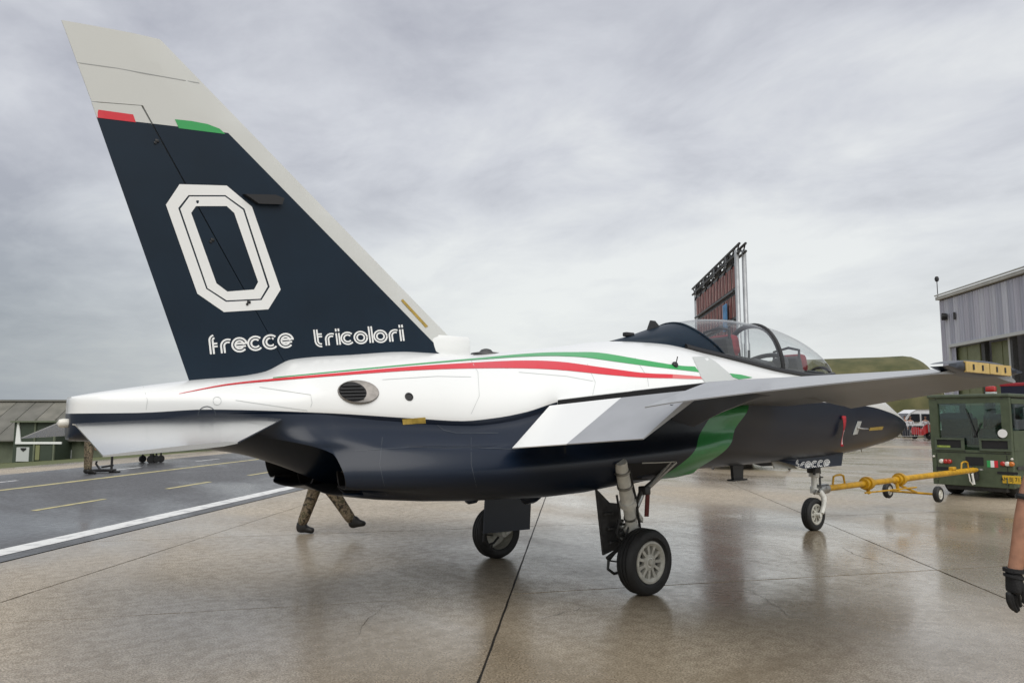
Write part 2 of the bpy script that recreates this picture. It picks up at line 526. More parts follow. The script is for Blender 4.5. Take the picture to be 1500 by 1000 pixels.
CONC = ground_material('wet_concrete', (0.66, 0.565, 0.435), (0.44, 0.36, 0.26), (0.12, 0.092, 0.056), 0.16, 0.5, 0.22, (0.35, 0.60), 0.35, film=0.8, stain=(0.20, 0.155, 0.10))
ASPH = ground_material('wet_asphalt', (0.125, 0.126, 0.13), (0.075, 0.076, 0.08), (0.045, 0.045, 0.047), 0.25, 0.55, 0.25, (0.40, 0.62), 0.3, film=0.45, stain=(0.14, 0.14, 0.145))
GRASS = mat('short_grass', (0.11, 0.12, 0.04), 0.9, noise=0.5, nscale=3, color2=(0.07, 0.085, 0.028), coords='Object')
PAINTW = mat('worn_white_line_paint', (0.72, 0.72, 0.70), 0.5, color2=(0.42, 0.42, 0.42), nscale=5, contrast=(0.32, 0.5))
PAINTY = mat('worn_yellow_line_paint', (0.55, 0.47, 0.20), 0.5, color2=(0.30, 0.28, 0.16), nscale=4, contrast=(0.3, 0.55))
JOINT = mat('joint_sealant', (0.022, 0.020, 0.017), 0.6)

TA = R(45.3)
TX, TN = Vector((math.cos(TA), math.sin(TA), 0)), Vector((-math.sin(TA), math.cos(TA), 0))


def taxi(a, n, z=0.0):
    p = TX * a + TN * n; return Vector((p.x, p.y, z))


def land_z(n):
    """the field falls gently away beyond the taxiway"""
    return 0.0 if n < 17.5 else -0.062 * (n - 17.5) if n < 60 else -2.635


def sheet(name, pts, m, kind='structure', sub=None):
    b = MB()
    b.face([b.bm.verts.new(p) for p in pts])
    o = b.build(name, m, smooth=False, recalc=False)
    if o.data.polygons[0].normal.z < 0: o.data.flip_normals()
    return tag(o, kind=kind)


# wide terrain sheet with the fall beyond the taxiway
b = MB()
ns = [-3000, -60, 17.0, 17.5, 22, 27, 32, 37, 45, 60, 3000]
rows = [[b.bm.verts.new(taxi(a, n, -0.040 + (land_z(n)))) for a in (-3000, -50, 0, 50, 3000)] for n in ns]
for r0, r1 in zip(rows, rows[1:]):
    for k in range(4): b.face([r0[k], r0[k + 1], r1[k + 1], r1[k]])
gr = b.build('ground', CONC, smooth=False)
tag(gr, kind='structure')
gr.data.polygons.foreach_set('use_smooth', [False] * len(gr.data.polygons))

# apron: cast concrete slabs with sealed joints
apron = sheet('concrete_apron', [taxi(-38, 6.30, -0.014), taxi(-38, -42, -0.014), taxi(48, -42, -0.014), taxi(48, 6.30, -0.014)], JOINT)
LN = [0.46 + 4.47 * k for k in range(-9, 3)]
ln_dir = R(47.2)
lnn = Vector((-math.sin(ln_dir), math.cos(ln_dir), 0))
cr_n = Vector((math.cos(R(65.4)), math.sin(R(65.4)), 0))
CR = [-0.75 + 4.12 * k for k in range(-8, 13)]


def clip(poly, nrm, off, keep):
    res = []
    for i in range(len(poly)):
        a, c = poly[i], poly[(i + 1) % len(poly)]
        da, dc = (a.dot(nrm) - off) * keep, (c.dot(nrm) - off) * keep
        if da >= 0: res.append(a)
        if (da >= 0) != (dc >= 0): res.append(a.lerp(c, da / (da - dc)))
    return res


base_poly = [taxi(-38, 6.30), taxi(-38, -42), taxi(48, -42), taxi(48, 6.30)]
nslab = 0
for i in range(-1, len(LN)):
    for j in range(-1, len(CR)):
        p = base_poly
        g = 0.008
        if i >= 0: p = clip(p, lnn, LN[i] + g, 1)
        if i < len(LN) - 1 and p: p = clip(p, lnn, LN[i + 1] - g, -1)
        if j >= 0 and p: p = clip(p, cr_n, CR[j] + g * 0.9, 1)
        if j < len(CR) - 1 and p: p = clip(p, cr_n, CR[j + 1] - g * 0.9, -1)
        if len(p) < 3: continue
        c = sum(p, Vector()) / len(p)
        v = c - CAM
        if v.dot(FH) < -14 or (v.length > 46): 
            pass
        if (c - CAM).length < 16:
            q_ = []
            for i_ in range(len(p)):
                a_, c_ = p[i_], p[(i_ + 1) % len(p)]
                n_ = max(1, int((c_ - a_).length / .22)); d_ = (c_ - a_).normalized()
                for k_ in range(n_):
                    e_ = 0 if k_ == 0 else random.choice((0, 0, .002, .004, .004, .011 if random.random() < .35 else .003))
                    pt_ = a_.lerp(c_, k_ / n_); pt_ = pt_ + (c - pt_).normalized() * e_
                    q_.append(pt_)
            p = q_
        b = MB(); z = random.uniform(-0.0015, 0.0015)
        b.prism([Vector((q.x, q.y, -0.012)) for q in p], (0, 0, 0.012 + z))
        o = b.build('concrete_slab', CONC, apron, smooth=False)
        nslab += 1

CRK = mat('crack_shadow', (0.05, 0.042, 0.032), 0.8)
for k_, (a_, c_, w_) in enumerate(((on_z(870, 886), on_z(795, 912), .006), (on_z(1090, 860), on_z(1160, 905), .005), (on_z(300, 880), on_z(455, 872), .005), (on_z(520, 935), on_z(580, 880), .004), (on_z(1230, 800), on_z(1300, 830), .006))):
    b = MB(); L_k, R_k = [], []
    n_ = 22; d_ = (c_ - a_); pr_ = Vector((-d_.y, d_.x, 0)).normalized(); wob = 0
    for i_ in range(n_ + 1):
        wob += random.uniform(-.018, .018); p_ = a_ + d_ * (i_ / n_) + pr_ * wob; hw_ = w_ * (.3 + .7 * math.sin(math.pi * i_ / n_)) * random.uniform(.5, 1.2)
        L_k.append(b.bm.verts.new((p_.x, p_.y, .0035))); p_ = p_ + pr_ * hw_; R_k.append(b.bm.verts.new((p_.x, p_.y, .0035)))
    for i_ in range(n_): b.face([L_k[i_], L_k[i_ + 1], R_k[i_ + 1], R_k[i_]])
    b.build('crack', CRK, apron, smooth=False)

# taxiway
tw = sheet('taxiway', [taxi(-400, 6.34, 0.0), taxi(900, 6.34, 0.0), taxi(900, 16.6, 0.0), taxi(-400, 16.6, 0.0)], ASPH)


def stripe(name, n0, n1, spans, m, z=0.004):
    b = MB()
    for a0, a1 in spans:
        k = max(1, int((a1 - a0) / 1.5)) if a1 - a0 < 60 else 40
        lo = [b.bm.verts.new(taxi(lerp(a0, a1, i / k), n0 + random.uniform(-.012, .012), z)) for i in range(k + 1)]
        hi = [b.bm.verts.new(taxi(lerp(a0, a1, i / k), n1 + random.uniform(-.012, .012), z)) for i in range(k + 1)]
        for i in range(k): b.face([lo[i], lo[i + 1], hi[i + 1], hi[i]])
    o = b.build(name, m, tw, smooth=False)
    return o


stripe('edge_line', 6.64, 6.98, [(-60, -10), (-10, 30), (30, 200)], PAINTW)
stripe('centre_line', 12.90, 13.10, [(-60, -5), (-5, 50), (50, 300)], PAINTY)
stripe('lane_dash', 9.42, 9.56, [(4.2 + 4.05 * k, 6.1 + 4.05 * k) for k in range(-6, 22)], PAINTY)
stripe('lane_dash', 14.62, 14.74, [(9.95 - 3.4, 9.95)] + [(13.5 + 5.1 * k, 15.2 + 5.1 * k) for k in range(0, 14)], PAINTW)
verge = sheet('verge', [taxi(-90, 16.6, -0.004), taxi(120, 16.6, -0.004), taxi(120, 23.4, -0.36), taxi(-90, 23.4, -0.36)], CONC)
for v, zz_ in zip(verge.data.vertices, (-0.02, -0.02, -0.386, -0.386)): v.co.z = zz_
gs = MB()
rws = [[gs.bm.verts.new(taxi(a, n, land_z(n) - 0.025)) for a in (-140, 0, 260)] for n in (23.4, 27, 32, 37, 45, 60)]
for r0, r1 in zip(rws, rws[1:]):
    for k in range(2): gs.face([r0[k], r0[k + 1], r1[k + 1], r1[k]])
tag(gs.build('grass_strip', GRASS, smooth=False), kind='structure')

# ==================================================================== AIRCRAFT
jet = empty('jet_aircraft', (0, 0, 0), 0, 'navy and white two seat jet trainer with tricolour stripes and a 0 on its fin', 'aircraft')

ZT = [(-4.56, 1.765), (-4.4, 1.80), (-3.77, 1.905), (-3.4, 1.95), (-3.22, 1.99), (-3.0, 2.10), (-2.5, 2.165), (-1.86, 2.225), (-1.25, 2.225), (-1.0, 2.26), (-0.2, 2.36),
      (0.8, 2.49), (1.3, 2.50), (1.86, 2.44), (2.6, 2.36), (3.5, 2.27), (4.4, 2.24), (5.1, 2.265), (5.6, 2.19), (6.23, 2.06), (6.87, 1.83), (7.5, 1.64), (7.85, 1.53), (7.92, 1.50)]
WB = [(-4.56, .13), (-4.50, .22), (-4.40, .30), (-4.2, .39), (-3.77, .50), (-3.0, .62), (-2.2, .72), (-1.8, .78), (-1.5, .83), (-1.2, .87), (-.8, .92), (0, .95), (1, .95), (2, .88), (3, .76),
      (4, .69), (5, .63), (5.7, .55), (6.5, .44), (7, .33), (7.5, .19), (7.85, .06), (7.92, .012)]
ZB = [(-4.56, 1.65), (-4.2, 1.655), (-3.77, 1.68), (-3.0, 1.66), (-2.2, 1.615), (-1.8, 1.595), (-1.5, 1.62), (-1.2, 1.67), (-.8, 1.775), (0, 1.86), (1, 1.9), (2, 1.9), (3, 1.87),
      (4, 1.83), (5, 1.81), (5.7, 1.78), (6.5, 1.70), (7, 1.64), (7.5, 1.565), (7.92, 1.5)]
ZL = [(-4.56, 1.47), (-4.2, 1.435), (-3.75, 1.395), (-3.41, 1.345), (-3.11, 1.255), (-2.7, 1.09), (-2.5, 1.02), (-2.0, .98), (2.0, 1.0), (3.41, 1.02), (4.58, 1.035), (5.72, 1.09),
      (6.5, 1.165), (7.28, 1.255), (7.6, 1.34), (7.85, 1.45), (7.92, 1.5)]
NL = [(-4.56, 4.5), (-4.2, 3.0), (-3.9, 1.9), (-3.4, 1.5), (-2.6, 1.3), (0, 2.0), (3, 2.6), (5, 2.5), (7.92, 2.0)]
NU = [(-4.56, 6), (-4.2, 4), (-3.5, 2.3), (-2.5, 1.9), (-1, 1.85), (0.5, 1.9), (2, 2.3), (3.5, 2.7), (5.2, 2.5), (7, 2.1), (7.92, 2)]


def fus_upper(x, k, n):
    a = k / n * math.pi / 2
    e_ = 2 / interp(NU, x)
    wb, zb, zt = interp(WB, x), interp(ZB, x), interp(ZT, x)
    return wb * math.sin(a) ** e_, zb + (zt - zb) * max(0, math.cos(a)) ** e_


def fus_lower(x, k, n):
    a = k / n * math.pi / 2
    e_ = 2 / interp(NL, x)
    wb, zb, zl = interp(WB, x), interp(ZB, x), interp(ZL, x)
    return wb * max(0, math.cos(a)) ** e_, zb - (zb - zl) * math.sin(a) ** e_


xs = []
x = -4.56
while x < 7.92:
    xs.append(x); x += 0.03 if (x < -4.3 or x > 7.4 or -3.5 < x < -2.8) else 0.09
xs.append(7.92)
NU_, NL_ = 18, 14
rings = []
for x in xs:
    half = [fus_upper(x, k, NU_) for k in range(NU_ + 1)] + [fus_lower(x, k, NL_) for k in range(1, NL_ + 1)]
    ring = [Vector((x, -y, z)) for y, z in half] + [Vector((x, y, z)) for y, z in half[-2:0:-1]]
    rings.append(ring)
b = MB()
b.loft(rings, True, (False, False))
b.bm.verts.ensure_lookup_table()
nr_ = len(rings[0])
for k in range(nr_ // 2):
    q = [k, k + 1, (nr_ - k - 1) % nr_, (nr_ - k) % nr_]
    q = list(dict.fromkeys(q))
    if len(q) > 2: b.face([b.bm.verts[i] for i in q])
bmesh.ops.remove_doubles(b.bm, verts=b.bm.verts, dist=1e-5)
b.bm.faces.ensure_lookup_table()
for f in b.bm.faces:
    c = f.calc_center_median()
    f.material_index = 0 if c.z > interp(ZB, c.x) else 1
    if 1.9 < c.x < 4.9 and c.z > interp(ZB, c.x) and abs(c.y) < 0.40: f.material_index = 2
fuselage = b.build('fuselage', [WHITE, NAVY, COCKPIT], jet, angle=50)

# engine nacelles (intake lip to nozzle edge)
NX = [-2.84, -2.77, -2.68, -2.5, -2.1, -1.7, -1.3, -.9, -.5, -.1, .15, .35, .52, .75, .95, 1.08, 1.14]
WM = [(-2.84, .82), (-2.4, 1.0), (-1.5, 1.13), (-.5, 1.15), (.5, 1.13), (1.14, 1.06)]
ZBT = [(-2.88, 1.045), (-2.7, 1.01), (-2.25, .955), (-1.6, .915), (-.8, .895), (.1, .955), (.9, 1.0), (1.14, 1.03)]
ZM = [(-3.06, 1.24), (-2, 1.24), (0, 1.30), (1.14, 1.38)]
NK = 40


def boom_side(x, z):
    wb, zb, zl, n = interp(WB, x), interp(ZB, x), interp(ZL, x), interp(NL, x)
    if z >= zb: return wb
    v = min(1, (zb - z) / (zb - zl)); return wb * (1 - v ** n) ** (1 / n)


def nac_ring(s, inset=0.0, ds=0.0, back=0.0):
    wb, zb = interp(WB, s), interp(ZB, s)
    if s > -0.5:
        wb, zb = lerp(wb, 0.90, sm(-.5, .3, s)), lerp(zb, 1.89, sm(-.5, .3, s))
    wm, zbt, zm = interp(WM, s), interp(ZBT, s), interp(ZM, s)
    t = sm(0.1, 1.1, s)
    flare = 1 - sm(-1.3, -.3, s)
    yin = lerp(0.0, 0.64, t)
    K = [(wb - .025, zb - .004), (wb + .012, zb - .10), (lerp(wb, wm, .45), zb - .205), (wm - .085, zm + .125), (wm, zm - .03), (wm - .035, zm - .15), (wm - .17, zbt + .065),
         (lerp(.72, .86, t), zbt + .008), (lerp(.42, .78, t), zbt - .008), (lerp(.18, .71, t), zbt + .01), (yin, zbt + .03)]
    cy, cz = lerp(.55, .85, t), 1.3
    pts = catmull([Vector((0, y, z)) for y, z in K], NK)
    res = []
    tail = back
    k = 1.3 * sm(0.0, 0.6, s) - 0.28 * (1 - sm(-2.85, -2.3, s))
    for p in pts:
        y, z = p.y, p.z
        if inset:
            y = lerp(y, cy, inset); z = lerp(z, cz, inset)
        xx = s + ds + k * (z - 1.07)
        if back:
            q = back * sm(1.335, 1.60, z)
            xx -= .72 * q
            y = lerp(y, min(y, boom_side(xx, z) - .004), sm(.15, 1, q) if q > 0 else 0)
        res.append(Vector((xx, y, z)))
    return res


for sgn in (-1, 1):
    b = MB()
    outer = [nac_ring(NX[0], back=q_) for q_ in (1, .8, .6, .4, .2)] + [nac_ring(s) for s in NX]
    rear_in = [nac_ring(NX[0], .03, .0, 1), nac_ring(NX[0], .06, .35), nac_ring(NX[0], .10, .75)]
    front_in = [nac_ring(NX[-1], .05, -.01), nac_ring(NX[-1], .10, -.3), nac_ring(NX[-1], .16, -1.0)]
    ringsN = rear_in[::-1] + outer + front_in
    ringsN = [[Vector((p.x, p.y * sgn, p.z)) for p in r_] for r_ in ringsN]
    b.loft(ringsN, False)
    b.bm.faces.ensure_lookup_table()
    nf = NK - 1
    for i, f in enumerate(b.bm.faces):
        rI = i // nf
        if rI < 3: f.material_index = 1
        elif rI >= 3 + 21: f.material_index = 1
        elif rI >= 3 + 17: f.material_index = 2
    nac = b.build('engine_nacelle', [NAVY, DEEP, GREEN], jet, angle=50)
    if sgn < 0: nac_st = nac
    nb = MB()
    nb.lathe([(.17, -.42), (.20, -.40), (.205, 0.0), (.185, 0.0), (.18, -.3)], (-2.66, .42 * sgn, 1.20), (-1, 0, 0), 36)
    nz = nb.build('exhaust_nozzle', METDARK, nac)
    nb = MB(); nb.lathe([(.0, 0), (.07, .0), (.045, .22), (0, .3)], (-2.42, .42 * sgn, 1.20), (-1, 0, 0), 20)
    nb.build('exhaust_cone', METDARK, nac)
    nb = MB(); nb.prism([(-2.3, sgn * y, z) for y, z in ((.02, .99), (.72, .99), (.85, 1.12), (.82, 1.33), (.55, 1.45), (.02, 1.45))], (0.02, 0, 0))
    nb.build('bulkhead', DEEP, nac)


# ---- thin lifting surfaces
def foil(u):
    """half thickness, unit chord, from leading edge u=0 to trailing edge u=1"""
    u = max(0.0, min(1.0, u))
    return 5 * (0.2969 * math.sqrt(u) - 0.1260 * u - 0.3516 * u * u + 0.2843 * u**3 - 0.1036 * u**4)


def surface(name, poly, fn, mats, parent, grid=0.12, matfn=None, cuts=(), flip=False, angle=40):
    """poly in a plan plane (a, b); fn(a, b) -> (upper point, lower point); builds a closed skin"""
    bm = bmesh.new()
    bm.faces.new([bm.verts.new((p[0], p[1], 0)) for p in poly])
    amin, amax = min(p[0] for p in poly), max(p[0] for p in poly)
    bmin, bmax = min(p[1] for p in poly), max(p[1] for p in poly)

    def bis(co, no):
        bmesh.ops.bisect_plane(bm, geom=bm.verts[:] + bm.edges[:] + bm.faces[:], plane_co=co, plane_no=no, dist=1e-6)
    for (p0, p1) in cuts:
        d = Vector((p1[0] - p0[0], p1[1] - p0[1], 0)); bis((p0[0], p0[1], 0), (-d.y, d.x, 0))
    v = amin + grid
    while v < amax - 1e-4:
        bis((v, 0, 0), (1, 0, 0)); v += grid
    v = bmin + grid * 2
    while v < bmax - 1e-4:
        bis((0, v, 0), (0, 1, 0)); v += grid * 2
    bmesh.ops.recalc_face_normals(bm, faces=bm.faces)
    bm.verts.index_update()
    m = MB()
    U, L = {}, {}
    for v_ in bm.verts:
        u, l = fn(v_.co.x, v_.co.y)
        U[v_.index] = m.bm.verts.new(u); L[v_.index] = m.bm.verts.new(l)
    for f in bm.faces:
        c = f.calc_center_median()
        m.mi = matfn(c.x, c.y, True) if matfn else 0
        m.face([U[v_.index] for v_ in f.verts])
        m.mi = matfn(c.x, c.y, False) if matfn else 0
        m.face([L[v_.index] for v_ in f.verts][::-1])
    for e_ in bm.edges:
        if len(e_.link_faces) == 1:
            f = e_.link_faces[0]; c = f.calc_center_median()
            m.mi = matfn(c.x, c.y, True) if matfn else 0
            a, c2 = e_.verts
            m.face([U[a.index], U[c2.index], L[c2.index], L[a.index]])
    bm.free()
    return m.build(name, mats, parent, angle=angle)


# fin, in the x-z plane
def P2(px, py, y=0.0):
    p = on_y(px, py, y); return (p.x, p.z)


FTE0, FTE1 = P2(278, 560), P2(90, 30)
FLE1, FLE0 = P2(235, 59), P2(668, 504)


def fin_le(z): return lerp(FLE0[0], FLE1[0], (z - FLE0[1]) / (FLE1[1] - FLE0[1]))
def fin_te(z): return lerp(FTE0[0], FTE1[0], (z - FTE0[1]) / (FTE1[1] - FTE0[1]))


def fin_half(x, z):
    le, te = fin_le(z), fin_te(z)
    ch = max(0.2, le - te); u = (le - x) / ch
    return 0.058 * ch * foil(u) + 0.004


def fin_fn(x, z):
    h = fin_half(x, z)
    return Vector((x, -h, z)), Vector((x, h, z))


H0, H1 = P2(430, 560), P2(207, 157)                 # rudder hinge line
RT1 = P2(134, 150)
TOPL = (P2(139, 172), P2(332, 197))                 # top edge of the navy field
LEL = (P2(332, 197), P2(632, 505))                  # front edge of the navy field
BOTL = (P2(278, 556), P2(384, 548))


def side(p, q, x, z): return (q[0] - p[0]) * (z - p[1]) - (q[1] - p[1]) * (x - p[0])


def fin_mat(x, z, up):
    if side(*TOPL, x, z) < 0 and side(*LEL, x, z) < 0: return 1
    return 0


def off(p, dx, dz=0): return (p[0] + dx, p[1] + dz)


g = 0.006
Hb0, Hb1 = P2(445, 590), H1
finbase = [P2(629, 505), P2(629, 545), Hb0]
surface('fin', [FTE1, FLE1, FLE0, (FLE0[0], 2.08), (-2.2, 1.95), off(Hb0, g), off(H1, g, g), (RT1[0], RT1[1] + g)], fin_fn, [FINWHITE, FINNAVY], jet, 0.16, fin_mat, (TOPL, LEL))
rud_bot = P2(372, 549)
rb = P2(424, 549)
rudder = surface('rudder', [RT1, off(H1, -g, 0), off(rb, -g), FTE0], fin_fn, [FINWHITE, FINNAVY], jet, 0.16, fin_mat, (TOPL, LEL))
for px, py in ((232, 204), (313, 350), (366, 442)):
    p = on_y(px, py, -.07); h = fin_half(p.x, p.z)
    m = MB(); m.box((p.x, -h - .003, p.z), (.028, .012, .022), bevel=.003); m.box((p.x - .012, -h - .002, p.z - .018), (.018, .010, .018), bevel=.002)
    m.build('rudder_hinge', BLACK, jet)
# small air intake at the fin foot
m = MB()
p0, p1 = on_y(640, 490, 0), on_y(678, 512, 0)
m.loft([[Vector((x_, y_ * s_, z_)) for y_, z_ in ((-.05, 2.40), (.05, 2.40), (.085, 2.35), (.085, 2.24), (.06, 2.17), (-.06, 2.17), (-.085, 2.24), (-.085, 2.35))]
        for x_, s_ in ((-1.78, .35), (-1.64, .8), (-1.5, 1.0), (-1.25, 1.0), (-1.235, .86))], True, (True, True))
m.build('fin_air_scoop', WHITE, jet, angle=40)
# dorsal blade under the fin leading edge
m = MB()
m.loft([[Vector((x_, y_, z_)) for y_, z_ in ((-w_, zl), (-w_ * .55, lerp(zl, zh, .6)), (0, zh), (w_ * .55, lerp(zl, zh, .6)), (w_, zl))] for x_, w_, zl, zh in
        ((-3.15, .02, 1.96, 1.99), (-2.97, .10, 1.98, 2.10), (-2.6, .12, 2.05, 2.17), (-1.8, .11, 2.12, 2.245), (-1.2, .10, 2.12, 2.235), (-.6, .03, 2.2, 2.30))], False)
m.build('dorsal_fairing', WHITE, jet, angle=60)
# actuator blister on the spine
m = MB(); m.lathe([(0, -.2), (.03, -.18), (.055, -.08), (.06, 0), (.05, .1), (.02, .19), (0, .2)], (-2.83, -.13, 2.055), (1, -.0, .12), 20)
m.build('actuator_blister', WHITE, jet, angle=60)

# tailplanes
for sgn in (-1, 1):
    root = [(-3.02, .50), (-4.50, .25)]

    def tp_fn(x, y, sgn=sgn):
        t = max(0, (y - .45) / 1.55)
        le, te = lerp(-3.19, -4.04, t), lerp(-4.58, -4.66, t)
        ch = le - te; u = (le - x) / ch
        h = .030 * ch * foil(u) + .004
        z = lerp(lerp(1.622, 1.578, u), lerp(1.492, 1.442, u), t)
        return Vector((x, y * sgn, z + h)), Vector((x, y * sgn, z - h))
    ts = surface('tailplane', [(-3.05, .25), (-3.19, .45), (-4.04, 2.0), (-4.66, 2.0), (-4.565, .25)], tp_fn, [TAILSILVER], jet, 0.11)

# tail lamp on the boom end
m = MB(); m.lathe([(.03, 0), (.032, .03), (.026, .055), (0, .07)], (-4.56, -.02, 1.585), (-1, 0, 0), 16); m.build('tail_lamp', LAMPCLR, jet)

# ---- wings
Y0, Y1, YB = 0.80, 4.30, 2.40
def wle(y): return lerp(2.78, -0.18, (y - .9) / 3.4)
def wte(y): return lerp(-1.57, -1.18, (y - .9) / 3.4)
def wz(y): return lerp(1.845, 1.885, (y - .9) / 3.4)
def wtw(y): return -.115 * max(0.0, 1 - max(0, y - .9) / 1.6)
def hinge(y): return lerp(-.92, -.66, (y - .9) / 1.5) if y < YB else lerp(-.66, -.72, (y - YB) / 1.9)


def wing_fn(x, y, sgn):
    ch = wle(y) - wte(y); u = (wle(y) - x) / ch
    h = ch * .036 * foil(u) * .9 + .004
    z = wz(y) + wtw(y) * max(0, min(1.1, u)) + .004 * ch * (1 - (2 * u - 1) ** 2) * .6
    droop = max(0.0, (x - (wle(y) - .40 - .2 * (1 - (y - .9) / 3.4)))) * (lerp(.26, .12, (y - 2.3) / 2.0) if y > 2.3 else .12 if y > 1.0 else 0)
    z -= droop
    return Vector((x, y * sgn, z + h)), Vector((x, y * sgn, z - h))


def rot_fn(fn, hx, hz_, ang_):
    def f(x, y):
        ang = ang_(y) if callable(ang_) else ang_
        res = []
        for p in fn(x, y):
            hxx, hzz = hx(y), hz_(y)
            dx, dz = p.x - hxx, p.z - hzz
            c, s_ = math.cos(ang), math.sin(ang)
            res.append(Vector((hxx + dx * c - dz * s_, p.y, hzz + dx * s_ + dz * c)))
        return res
    return f


for sgn in (-1, 1):
    fn = lambda x, y, s=sgn: wing_fn(x, y, s)
    dog = [(wle(2.34), 2.34), (wle(2.34) + .10, 2.36)]
    poly = [(wle(.6) - .1, .6), (wle(.8), .8), (wle(2.34), 2.34), (wle(2.37) + .07, 2.37), (wle(4.30), 4.30), (hinge(4.3) + .01, 4.30), (hinge(2.4) + .01, 2.40), (hinge(.9) + .06, .9), (hinge(.9) + .06, .6)]
    wing = surface('wing', poly, fn, [SILVER, WHITE, UNDER], jet, 0.13, lambda x, y, up: (1 if (y < 1.72 + (x + .75) * .30 and x < 2.0) else 0) if up else 2, cuts=[((-.75, 1.72), (.6, 2.125))])
    if sgn < 0: wing_st = wing
    # flap, lowered: white inboard, silver outboard
    ff0 = rot_fn(fn, lambda y: hinge(y), lambda y: wz(y) + wtw(y) * .85 - .05, R(27.5))
    ff = lambda x, y: [p_ + Vector((-.015, 0, -.035)) for p_ in ff0(x, y)]
    flap = surface('flap', [(hinge(.95) - .02, .95), (hinge(2.38) - .02, 2.38), (wte(2.38), 2.38), (wte(1.14) - .06, 1.14)], ff, [SILVER, WHITE, UNDER], jet, 0.1,
            lambda x, y, up: (1 if y < 1.70 else 0) if up else 2, cuts=[((0, 1.70), (-1, 1.70))])
    # aileron, slightly drooped
    fa = rot_fn(fn, lambda y: hinge(y), lambda y: wz(y), lambda y: R(lerp(13, 4, (y - 2.4) / 1.9)))
    aileron = surface('aileron', [(hinge(2.42) - .01, 2.42), (hinge(4.28) - .01, 4.28), (wte(4.28), 4.28), (wte(2.42), 2.42)], fa, [SILVER, UNDER], jet, 0.1, lambda x, y, up: 0 if up else 1)
    # wing tip fairing
    m = MB()
    rr_ = []
    for k in range(25):
        u = k / 24
        x_ = lerp(-.16, -1.20, u)
        h = .006 + .042 * math.sin(math.pi * min(1, u * 1.0)) ** .8
        zc = wz(4.3) + .008
        rr_.append([Vector((x_, sgn * y_, z_)) for y_, z_ in ((4.24, zc + h), (4.318, zc + h * .9), (4.332, zc + h * .6), (4.332, zc - h * .6), (4.318, zc - h * .9), (4.24, zc - h))])
    m.loft(rr_, False)
    tipf = m.build('wing_tip', NAVY, jet, angle=60)
    for a0, a1 in ((-.99, -.68), (-.665, -.355)):
        m = MB()
        zc = lambda x_: wz(4.3) + .008
        m.hexa([Vector((a0, sgn * 4.325, zc(a0) - .030)), Vector((a1, sgn * 4.325, zc(a1) - .031)), Vector((a1, sgn * 4.325, zc(a1) + .031)), Vector((a0, sgn * 4.325, zc(a0) + .030))],
               [Vector((a0, sgn * 4.337, zc(a0) - .028)), Vector((a1, sgn * 4.337, zc(a1) - .029)), Vector((a1, sgn * 4.337, zc(a1) + .029)), Vector((a0, sgn * 4.337, zc(a0) + .028))])
        lp = m.build('formation_light', GOLDLT, tipf, smooth=False)
        for f_ in (.3, .7):
            m = MB(); m.box((lerp(a0, a1, f_), sgn * 4.3375, zc(a0)), (.018, .006, .03))
            m.build('fastener', BLACK, tipf, smooth=False)
    # flap track fairing under the wing
    m = MB()
    m.loft([[Vector((x_, sgn * (2.3 + y_), z_)) for y_, z_ in ((-w_, zt_), (-w_ * .8, zb_ + .02), (0, zb_), (w_ * .8, zb_ + .02), (w_, zt_))] for x_, w_, zt_, zb_ in
            ((-.95, .01, 1.72, 1.60), (-.7, .04, 1.78, 1.55), (-.35, .05, 1.83, 1.66), (.2, .03, 1.86, 1.79), (.5, .01, 1.86, 1.83))], False, (True, True))
    m.build('flap_track_fairing', DGREY if sgn > 0 else NAVY, jet, angle=50)
    # thin dark strip behind the wing edge, coloured as the flap slot's shade
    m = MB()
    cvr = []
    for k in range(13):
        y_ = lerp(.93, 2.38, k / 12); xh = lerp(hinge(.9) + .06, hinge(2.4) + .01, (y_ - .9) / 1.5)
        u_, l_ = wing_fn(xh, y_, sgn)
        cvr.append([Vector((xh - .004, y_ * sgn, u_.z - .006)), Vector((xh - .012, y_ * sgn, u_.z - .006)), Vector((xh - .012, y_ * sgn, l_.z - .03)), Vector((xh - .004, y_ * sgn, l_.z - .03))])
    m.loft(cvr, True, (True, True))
    m.build('flap_slot_shade', DEEP, jet, smooth=False)
    # leading edge root extension
    def lx_fn(x, y, sgn=sgn):
        h = .006 + .05 * max(0, min(1, (lerp(5.0, 2.6, sm(.55, .98, y)) - x) / 1.6))
        z = 1.93 + .03 * (x - 2.6)
        return Vector((x, y * sgn, z + h)), Vector((x, y * sgn, z - h))
    surface('root_extension', [(1.6, .55), (1.6, .95), (2.78, .96), (3.3, .90), (3.9, .82), (4.6, .70), (5.1, .55)], lx_fn, [WHITE, NAVY], jet, 0.15, lambda x, y, up: 0 if up else 1)

# ---- canopy
ZC = [(.78, 2.50), (1.18, 2.60), (1.54, 2.71), (1.86, 2.79), (2.47, 2.885), (2.9, 2.91), (3.67, 2.88), (4.34, 2.77), (5.05, 2.51), (5.42, 2.27)]
WC = [(.78, .06), (1.1, .22), (1.5, .37), (2.0, .44), (3.0, .47), (4.0, .46), (4.7, .40), (5.1, .28), (5.42, .05)]


def sill_z(x):
    wc = interp(WC, x)
    wb, zb, zt, n = interp(WB, x), interp(ZB, x), interp(ZT, x), interp(NU, x)
    return zb + (zt - zb) * (1 - (wc / wb) ** n) ** (1 / n)


def can_pt(x, k, n, inset=0.0):
    a = math.pi * k / n
    wc, zt, zs = interp(WC, x), interp(ZC, x), sill_z(x) - .01
    c, s_ = math.cos(a), math.sin(a)
    return Vector((x, -(wc - inset) * math.copysign(abs(c) ** .9, c), zs + (max(0.005, zt - zs) - inset) * s_ ** .92))


